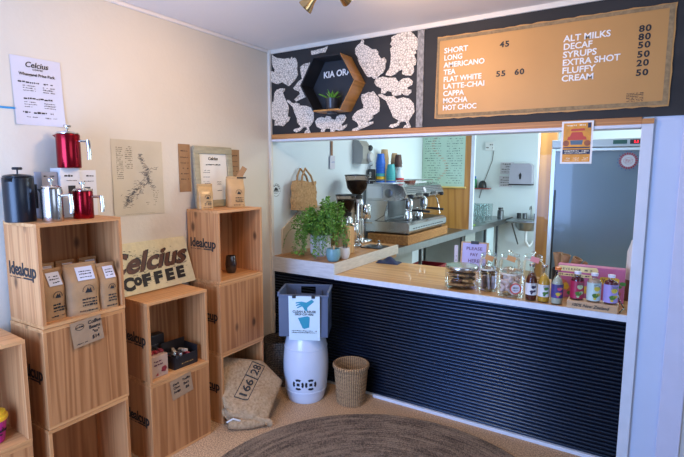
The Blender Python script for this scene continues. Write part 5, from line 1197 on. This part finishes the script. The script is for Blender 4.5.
lb.build('blue_print', DB, t2, 0)

# ================================================================ ON THE LOWER COUNTER
JG = glass('jar_glass', (.93, .95, .94), .95); LIDM = mat('jar_lid_steel', (.62, .62, .62), .2, 1.0, vary=.05)
def jar(loc, r, h, label, lid='glass', fill=None, fillm=None, sticker=None, grp='glass biscuit jars on the counter', tagm=None):
    t = thing('glass_jar', label, 'jar', loc, 0, grp); s_ = h*.80
    MB().lathe([(0, 0), (r*.94, 0), (r, .012), (r, s_*.82), (r*.78, s_*.95), (r*.78, s_)] if lid == 'glass' else
               [(0, 0), (r*.96, 0), (r, .010), (r*1.0, s_*.9), (r*.94, s_)], 40).build('jar_body', JG, t)
    if lid == 'glass':
        MB().lathe([(0, s_+.002), (r*.82, s_+.002), (r*.86, s_+.010), (r*.80, s_+.022), (r*.3, s_+.030), (r*.14, s_+.036), (r*.26, h-.006), (r*.18, h), (0, h)], 36).build('lid', GL, t)
        MB().lathe([(r*.78, s_-.012), (r*.83, s_-.010), (r*.83, s_-.002), (r*.78, s_)], 36).build('seal_ring', mat('pale_seal', (.62, .58, .52), .5), t)
        MB().tube([(r*.5, -r*.68, s_-.03), (r*.56, -r*.74, s_+.0), (r*.45, -r*.60, s_+.028)], .0018, 6).build('wire_clasp', CHR, t)
    else:
        MB().lathe([(0, s_+.001), (r*.97, s_+.001), (r*1.0, s_+.006), (r*1.0, h-.012), (r*.95, h-.002), (r*.3, h), (0, h)], 44).build('lid', LIDM, t)
    if sticker:
        a0 = -1.05; M0 = frame((r*math.cos(a0), r*math.sin(a0), s_*.42), (-math.sin(a0), math.cos(a0), 0), (0, 0, 1))
        MB().lathe([(0, .002), (r*.42, .002), (r*.42, .003), (0, .003)], 28, M0).build('sticker', sticker, t, 0)
        MB().lathe([(0, .0032), (r*.33, .0032), (r*.33, .004), (0, .004)], 28, M0).build('sticker_centre', PAPER, t, 0)
        lb = MB(); scribble(lb, M0, -r*.2, r*.2, r*.0, r*.12, 1, .0048); scribble(lb, M0, -r*.2, r*.2, -r*.18, r*.1, 1, .0048); lb.build('sticker_lettering', GREY_INK, t, 0)
    if tagm:
        MB().box((-.028, -.003, -.018), (.028, .0, .018), Matrix.Translation((r*.3, -r*.90, s_*1.0)) @ Matrix.Rotation(.25, 4, 'Y'), bev=.001).build('paper_tag', tagm, t, 0)
    return t
COOK = mat('baked_biscuit', (.62, .36, .14), .8, col2=(.24, .10, .04), scale=45, bump=.5, bscale=60); DCOOK = mat('dark_biscuit', (.20, .10, .06), .8, col2=(.06, .03, .02), scale=40, bump=.5, bscale=60)
MARS = mat('pink_white_sweet', (.66, .46, .42), .6, col2=(.72, .64, .58), scale=30); WRAP = mat('crinkled_clear_wrap', (.42, .36, .38), .25, vary=.4, scale=40)
rr = random.Random(31)
def biscuits(cx, cy, r, z0, n, layers, kind, m_, label, grp, rb=.030, hb=.012):
    for k in range(n*layers):
        lay = k//n; a = 2*PI*(k % n)/n+lay*.7+rr.uniform(-.2, .2); d = (r-rb-.004) if n > 1 else 0
        o = MB().lathe([(0, 0), (rb*.85, 0), (rb, hb*.4), (rb*.9, hb*.85), (rb*.4, hb), (0, hb*1.02)], 18).build(kind, m_ if not isinstance(m_, list) else m_[k % len(m_)])
        o.location = (cx+d*math.cos(a), cy+d*math.sin(a), z0+lay*hb*1.9+rr.uniform(0, .003)+.003); o.rotation_euler = (rr.uniform(-.12, .12), rr.uniform(-.12, .12), rr.uniform(0, 6)); tag(o, label, 'biscuit', grp)
jar((1.535, .150, ZC), .110, .152, 'wide squat glass jar with steel lid full of biscuits', lid='steel')
biscuits(1.535, .150, .098, ZC+.012, 5, 4, 'biscuit', [COOK, COOK, DCOOK], 'round biscuit in the wide jar with steel lid', 'biscuits in the wide jar', .042, .017)
jar((1.712, .150, ZC), .062, .185, 'narrow clip-top glass jar of wrapped bars, second from the left')
for i in range(6):
    o = MB().box((-.013, -.006, 0), (.013, .006, .085), bev=.003).build('wrapped_bar', [WRAP, DCOOK, WRAP][i % 3]); a = i*PI/3; o.location = (1.712+.030*math.cos(a), .150+.030*math.sin(a), ZC+.013); o.rotation_euler = (.1, .1*math.cos(a), a); tag(o, 'clear wrapped bar standing in the narrow clip-top jar', 'bar', 'wrapped bars in the narrow jar')
jar((1.648, .40, ZC), .064, .225, 'clip-top jar with brown biscuits behind the narrow jar, left of the back row', tagm=mat('orange_tag', (.6, .3, .1), .6))
biscuits(1.648, .40, .056, ZC+.012, 3, 4, 'biscuit', DCOOK, 'brown biscuit in the back row left jar', 'biscuits in the back left jar', .022, .014)
jar((1.790, .42, ZC), .074, .235, 'large clip-top jar in the middle of the back row', tagm=MATS['orange_tag'])
biscuits(1.790, .42, .070, ZC+.012, 4, 4, 'biscuit', [COOK, MARS], 'biscuit in the back row middle jar', 'biscuits in the back middle jar', .026, .014)
jar((1.872, .095, ZC), .082, .185, 'rounded glass jar of pink and white sweets with round sticker', sticker=mat('sticker_ring_red', (.60, .08, .06), .5))
for i in range(46):
    a = rr.uniform(0, 2*PI); d = .058*math.sqrt(rr.random()); o = MB().box((-.014, -.011, -.009), (.014, .011, .009), bev=.004).build('sweet', MARS); o.location = (1.872+d*math.cos(a), .095+d*math.sin(a), ZC+.024+.0022*i); o.rotation_euler = (rr.uniform(0, 3), rr.uniform(0, 3), rr.uniform(0, 3)); tag(o, 'pink and white sweet in the rounded jar with the round sticker', 'sweet', 'sweets in the rounded jar')
jar((1.935, .46, ZC), .070, .235, 'tall clip-top jar with a pink tag at the right of back row', tagm=mat('pink_tag', (.75, .30, .33), .6))
biscuits(1.935, .46, .064, ZC+.012, 3, 2, 'biscuit', COOK, 'pale biscuit in the back row right jar', 'biscuits in the back right jar', .026, .013)
def bottle(loc, r, h, liquid, label, lab=None, lab2=None, cap=None, neck=.36, grp='drink bottles along the counter front', name='glass_bottle', cont=.8, labz=(.16, .48)):
    t = thing(name, label, 'bottle', loc, 0, grp); sh = h*(1-neck); nr = r*.42
    MB().lathe([(0, 0), (r*.95, 0), (r, .006), (r, sh*.82), (r*.8, sh), (nr, h*.80), (nr, h*.97), (nr*1.1, h*.975), (nr*1.1, h*.985)], 32).build('bottle_glass', glass('bottle_glass', (.90, .92, .90)), t)
    top = h*cont; pr = [(0, .006), (r*.92, .006), (r*.94, .012), (r*.94, min(sh*.82, top))]
    if top > sh*.82: pr += [(r*.75, min(sh, top))]
    if top > h*.80: pr += [(nr*.85, h*.80), (nr*.85, top)]
    pr += [(0, top)]
    MB().lathe(pr, 28).build('drink', liquid, t)
    MB().lathe([(0, h*.985), (nr*1.2, h*.985-.012), (nr*1.25, h), (0, h+.004)], 20).build('cap', cap or CHR, t)
    if lab:
        z0, z1 = h*labz[0], h*labz[1]
        o = MB().lathe([(r*1.005, z0), (r*1.02, z0), (r*1.02, z1), (r*1.005, z1)], 32).build('label', lab, t)
        if lab2:
            lb = MB()
            for k, m_ in enumerate(lab2): pass
            for k, (u, v, s_, mi) in enumerate(((-.25, .30, .30, 0), (.2, .35, .22, 1), (-.05, .68, .30, 1), (.28, .70, .18, 0), (-.3, .12, .15, 1))):
                a = -1.02+u; zz = z0+(z1-z0)*v; M0 = frame((r*1.022*math.cos(a), r*1.022*math.sin(a), zz), (-math.sin(a), math.cos(a), 0), (0, 0, 1)); lb.m = mi % len(lab2)
                q = (z1-z0)*s_*.55; lb.prism([(q*math.cos(e)*(1+.15*math.sin(3*e)), q*math.sin(e)*.8) for e in [2*PI*i/9 for i in range(9)]], 0, .0012, M0)
            lb.m = len(lab2)
            for k in range(2): scribble(lb, frame((r*1.022*math.cos(-1.02), r*1.022*math.sin(-1.02), z0), (-math.sin(-1.02), math.cos(-1.02), 0), (0, 0, 1)), -r*.55, r*.5, (z1-z0)*(.88-.1*k), (z1-z0)*.07, .9, .0012)
            lb.build('label_print', list(lab2)+[GREY_INK], o, 0)
    return t
LW_ = mat('label_white', (.74, .73, .72), .5, vary=.03); GRN = mat('leaf_ink', (.08, .20, .03), .5); PURP = mat('purple_ink', (.07, .05, .25), .5, vary=.4, scale=80); PINKI = mat('pink_ink', (.55, .08, .2), .5)
bottle((2.000, .050, ZC), .033, .225, mat('dark_amber_drink', (.11, .022, .012), .15), 'dark red-brown drink bottle with white label, left of the orange one', LW_, [mat('grape_ink', (.03, .02, .05), .5)], BPL if False else CHR)
bottle((2.072, .046, ZC), .033, .225, mat('orange_drink', (.62, .33, .035), .2), 'orange drink bottle with white label between dark and clear bottles', LW_, [GRN], None)
bottle((2.146, .042, ZC), .033, .220, mat('cloudy_pale_drink', (.50, .50, .40), .25), 'pale cloudy drink bottle with purple flower label', PURP, [mat('yellow_ink', (.6, .45, .05), .5), PINKI], mat('orange_cap', (.75, .20, .03), .4), labz=(.18, .55))
t = thing('wooden_riser', 'low wooden riser block with handwriting holding three small bottles', 'stand', (2.335, .030, ZC), math.radians(-1))
RIS = wood('riser_wood', (.62, .40, .23), (.50, .31, .16), 'x', .6, knots=False, freq=6)
MB().box((-.128, -.042, 0), (.128, .05, .045), bev=.002).build('block', RIS, t, 0)
lb = MB(); write(lb, frame((-.105, -.0423, .014), (1, 0, 0), (0, 0, 1)), '100% New Zealand', 0, 0, .026, .0003, .35, width=.19, lift=.001); lb.build('lettering', INK, t, 0)
ZR = ZC+.0455
YI = mat('lemon_ink', (.62, .50, .06), .5)
for x, lc, liq, nm in ((2.252, mat('cherry_label', (.42, .010, .07), .45, vary=.15), mat('cherry_drink', (.10, .01, .02), .2), 'small bottle with cherry red label, left on the riser'),
                   (2.338, mat('mint_label', (.50, .66, .64), .45, vary=.05), mat('peach_drink', (.55, .38, .28), .2), 'small bottle with pale mint label, middle on the riser'),
                   (2.422, mat('lavender_label', (.36, .30, .66), .45, vary=.05), mat('berry_drink', (.14, .02, .03), .2), 'small bottle with lavender label, right on the riser')):
    bottle((x, .032, ZR), .036, .163, liq, nm, lc, [GRN, YI if 'cherry' not in nm else mat('pale_green_ink', (.45, .52, .3), .5)], mat('lilac_white_cap', (.68, .68, .80), .35), neck=.22, grp='small labelled bottles on the riser', name='small_bottle', cont=.82, labz=(.06, .68))
# pink fruit carton behind
t = thing('fruit_carton', 'flat pink carton with yellow banner and fruit pictures behind small bottles', 'box', (2.315, .255, ZC), math.radians(0))
PKC = mat('pink_carton', (.50, .12, .26), .5, vary=.15, scale=8)
MB().box((-.195, -.02, 0), (.170, .05, .205), bev=.003).build('carton', PKC, t, 0)
M0 = frame((-.195, -.0203, 0), (1, 0, 0), (0, 0, 1))
lb = MB(); lb.prism([(.004, .166), (.215, .166), (.225, .182), (.215, .200), (.004, .200)], 0, .0006, M0); lb.prism([(.004, .135), (.19, .135), (.19, .153), (.004, .153)], 0, .0006, M0); lb.build('yellow_banner', mat('banner_yellow', (.88, .74, .34), .5, vary=.12), t, 0)
lb = MB(); lb.prism([(.255+.052*math.cos(e)+.03, .120+.030*math.sin(e)+.02*math.cos(e)**2) for e in [2*PI*i/14 for i in range(14)]], 0, .0007, M0)
for x, z in ((.05, .07), (.16, .06), (.19, .10)): lb.prism([(x+.018*math.cos(e), z+.024*math.sin(e)) for e in [2*PI*i/10 for i in range(10)]], 0, .0007, M0)
lb.build('fruit_picture', mat('fruit_yellow', (.70, .45, .03), .5, vary=.3, scale=40), t, 0)
lb = MB()
for x, z, q in ((.03, .09, .03), (.09, .05, .035), (.12, .10, .025), (.32, .06, .03)): lb.prism([(x+q*math.cos(e), z+q*.8*math.sin(e)) for e in [2*PI*i/9 for i in range(9)]], 0, .0005, M0)
lb.build('coral_picture', mat('coral_ink', (.62, .16, .10), .5, vary=.4, scale=50), t, 0)
lb = MB()
for x, z, q in ((.135, .125, .016), (.355, .12, .018), (.34, .10, .012), (.075, .03, .018)): lb.prism([(x+q*math.cos(e), z+q*.7*math.sin(e)) for e in [2*PI*i/7 for i in range(7)]], .0007, .0011, M0)
lb.build('leaf_picture', mat('leaf_green_ink', (.06, .25, .05), .5, vary=.2), t, 0)
lb = MB()
x = .014
for ch in 'BEVERAGE MIX': write(lb, M0, ch, x, .174, .018, .0002, lift=.0012); x += .0150
write(lb, M0, 'Yellow', .245, .118, .034, .0008, lift=.0012, width=.082)
scribble(lb, M0, .01, .18, .140, .009, .95, .0012); lb.build('lettering', mat('deep_brown_ink', (.10, .04, .05), .6), t, 0)
# clipboard note
t = thing('clipboard_note', 'small wooden clipboard with a lavender note behind the wide jar', 'note', (1.465, .66, ZC), math.radians(8), None)
tl = Matrix.Rotation(math.radians(-12), 4, 'X')
MB().box((-.105, 0, 0), (.105, .006, .235), tl, bev=.001).build('board', RIS, t, 0)
MB().box((-.092, -.002, .006), (.088, -.0003, .225), tl).build('paper', mat('lavender_paper', (.50, .48, .82), .6, vary=.04), t, 0)
MB().box((-.030, -.010, .218), (.030, -.0005, .242), tl, bev=.002).build('clip', BPL, t, 0)
MB().box((-.04, .0065, .02), (.04, .05, .024), tl).build('foot', BPL, t, 0)
lb = MB(); M0 = tl @ frame((-.092, -.0022, .006), (1, 0, 0), (0, 0, 1)); write(lb, M0, 'PLEASE', .09, .165, .034, .0006, align='CENTER', lift=.001, width=.12); write(lb, M0, 'PAY', .09, .118, .034, .0006, align='CENTER', lift=.001); write(lb, M0, 'HERE', .09, .068, .038, .0006, align='CENTER', lift=.001)
lb.build('lettering', mat('mauve_pen', (.16, .08, .20), .6), t, 0)
t = thing('marker_holder', 'narrow white upright card left of the clipboard note', 'card', (1.325, .66, ZC), math.radians(10))
MB().box((-.014, -.004, 0), (.014, .004, .20), bev=.001).build('card', PAPER, t, 0)
lb = MB(); scribble(lb, frame((.006, -.0044, .02), (0, 0, 1), (-1, 0, 0)), 0, .1, 0, .008, .9, .0006); lb.build('lettering', INK, t, 0)
# kraft cones in a black pot
t = thing('black_utensil_pot', 'black pot holding kraft paper cones behind the bottles', 'pot', (2.115, .385, ZC))
MB().lathe([(0, 0), (.046, 0), (.050, .10), (.052, .15), (.047, .15), (.044, .01), (0, .008)], 28).build('pot', BPL, t)
for i, (rx, ry, lab) in enumerate(((.05, .16, 'widest upright'), (.10, .42, 'leaning right'), (-.06, -.06, 'rearmost'), (.02, .62, 'thin, most tilted'))):
    o = MB().lathe([(.004, 0), (.014, .10), (.030 if i != 3 else .014, .235), (.027 if i != 3 else .012, .235), (.010, .09), (.001, .006)], 20).build('paper_cone', KRAFT); o.location = (2.115+(-.004, .008, -.008, .014)[i], .385+(-.012, 0, .014, -.004)[i], ZC+.016); o.rotation_euler = (rx, ry, 0); tag(o, 'rolled kraft paper cone in the black pot, the %s one' % lab, 'cone', 'paper cones in the black pot')
# tall bottle at the post, card box, cable
t = thing('tall_pump_bottle', 'tall pale bottle with brown lower part half hidden by the right post', 'bottle', (2.520, .36, ZC))
MB().lathe([(0, .13), (.036, .13), (.037, .14), (.036, .30), (.022, .35), (.018, .37), (0, .371)], 28).build('upper_body', mat('pale_beige_plastic', (.62, .56, .52), .4, vary=.08), t)
MB().lathe([(0, 0), (.036, 0), (.037, .01), (.037, .13), (0, .131)], 28).build('lower_body', mat('brown_drink_part', (.18, .09, .05), .4, vary=.2), t)
t = thing('small_card_box', 'small plain cardboard box right of the pink carton', 'box', (2.440, .43, ZC))
MB().box((-.07, -.05, 0), (.05, .05, .085), bev=.002).build('box_body', CARD, t, 0)
o = MB().tube([(2.435, .20, .885), (2.465, .21, .90), (2.455, .20, .96), (2.44, .18, 1.0), (2.46, .16, .93), (2.49, .12, .885), (2.47, .02, .885)], .003, 6).build('black_cable', BPL); tag(o, 'thin black cable looping beside the riser at the right end', 'cable')
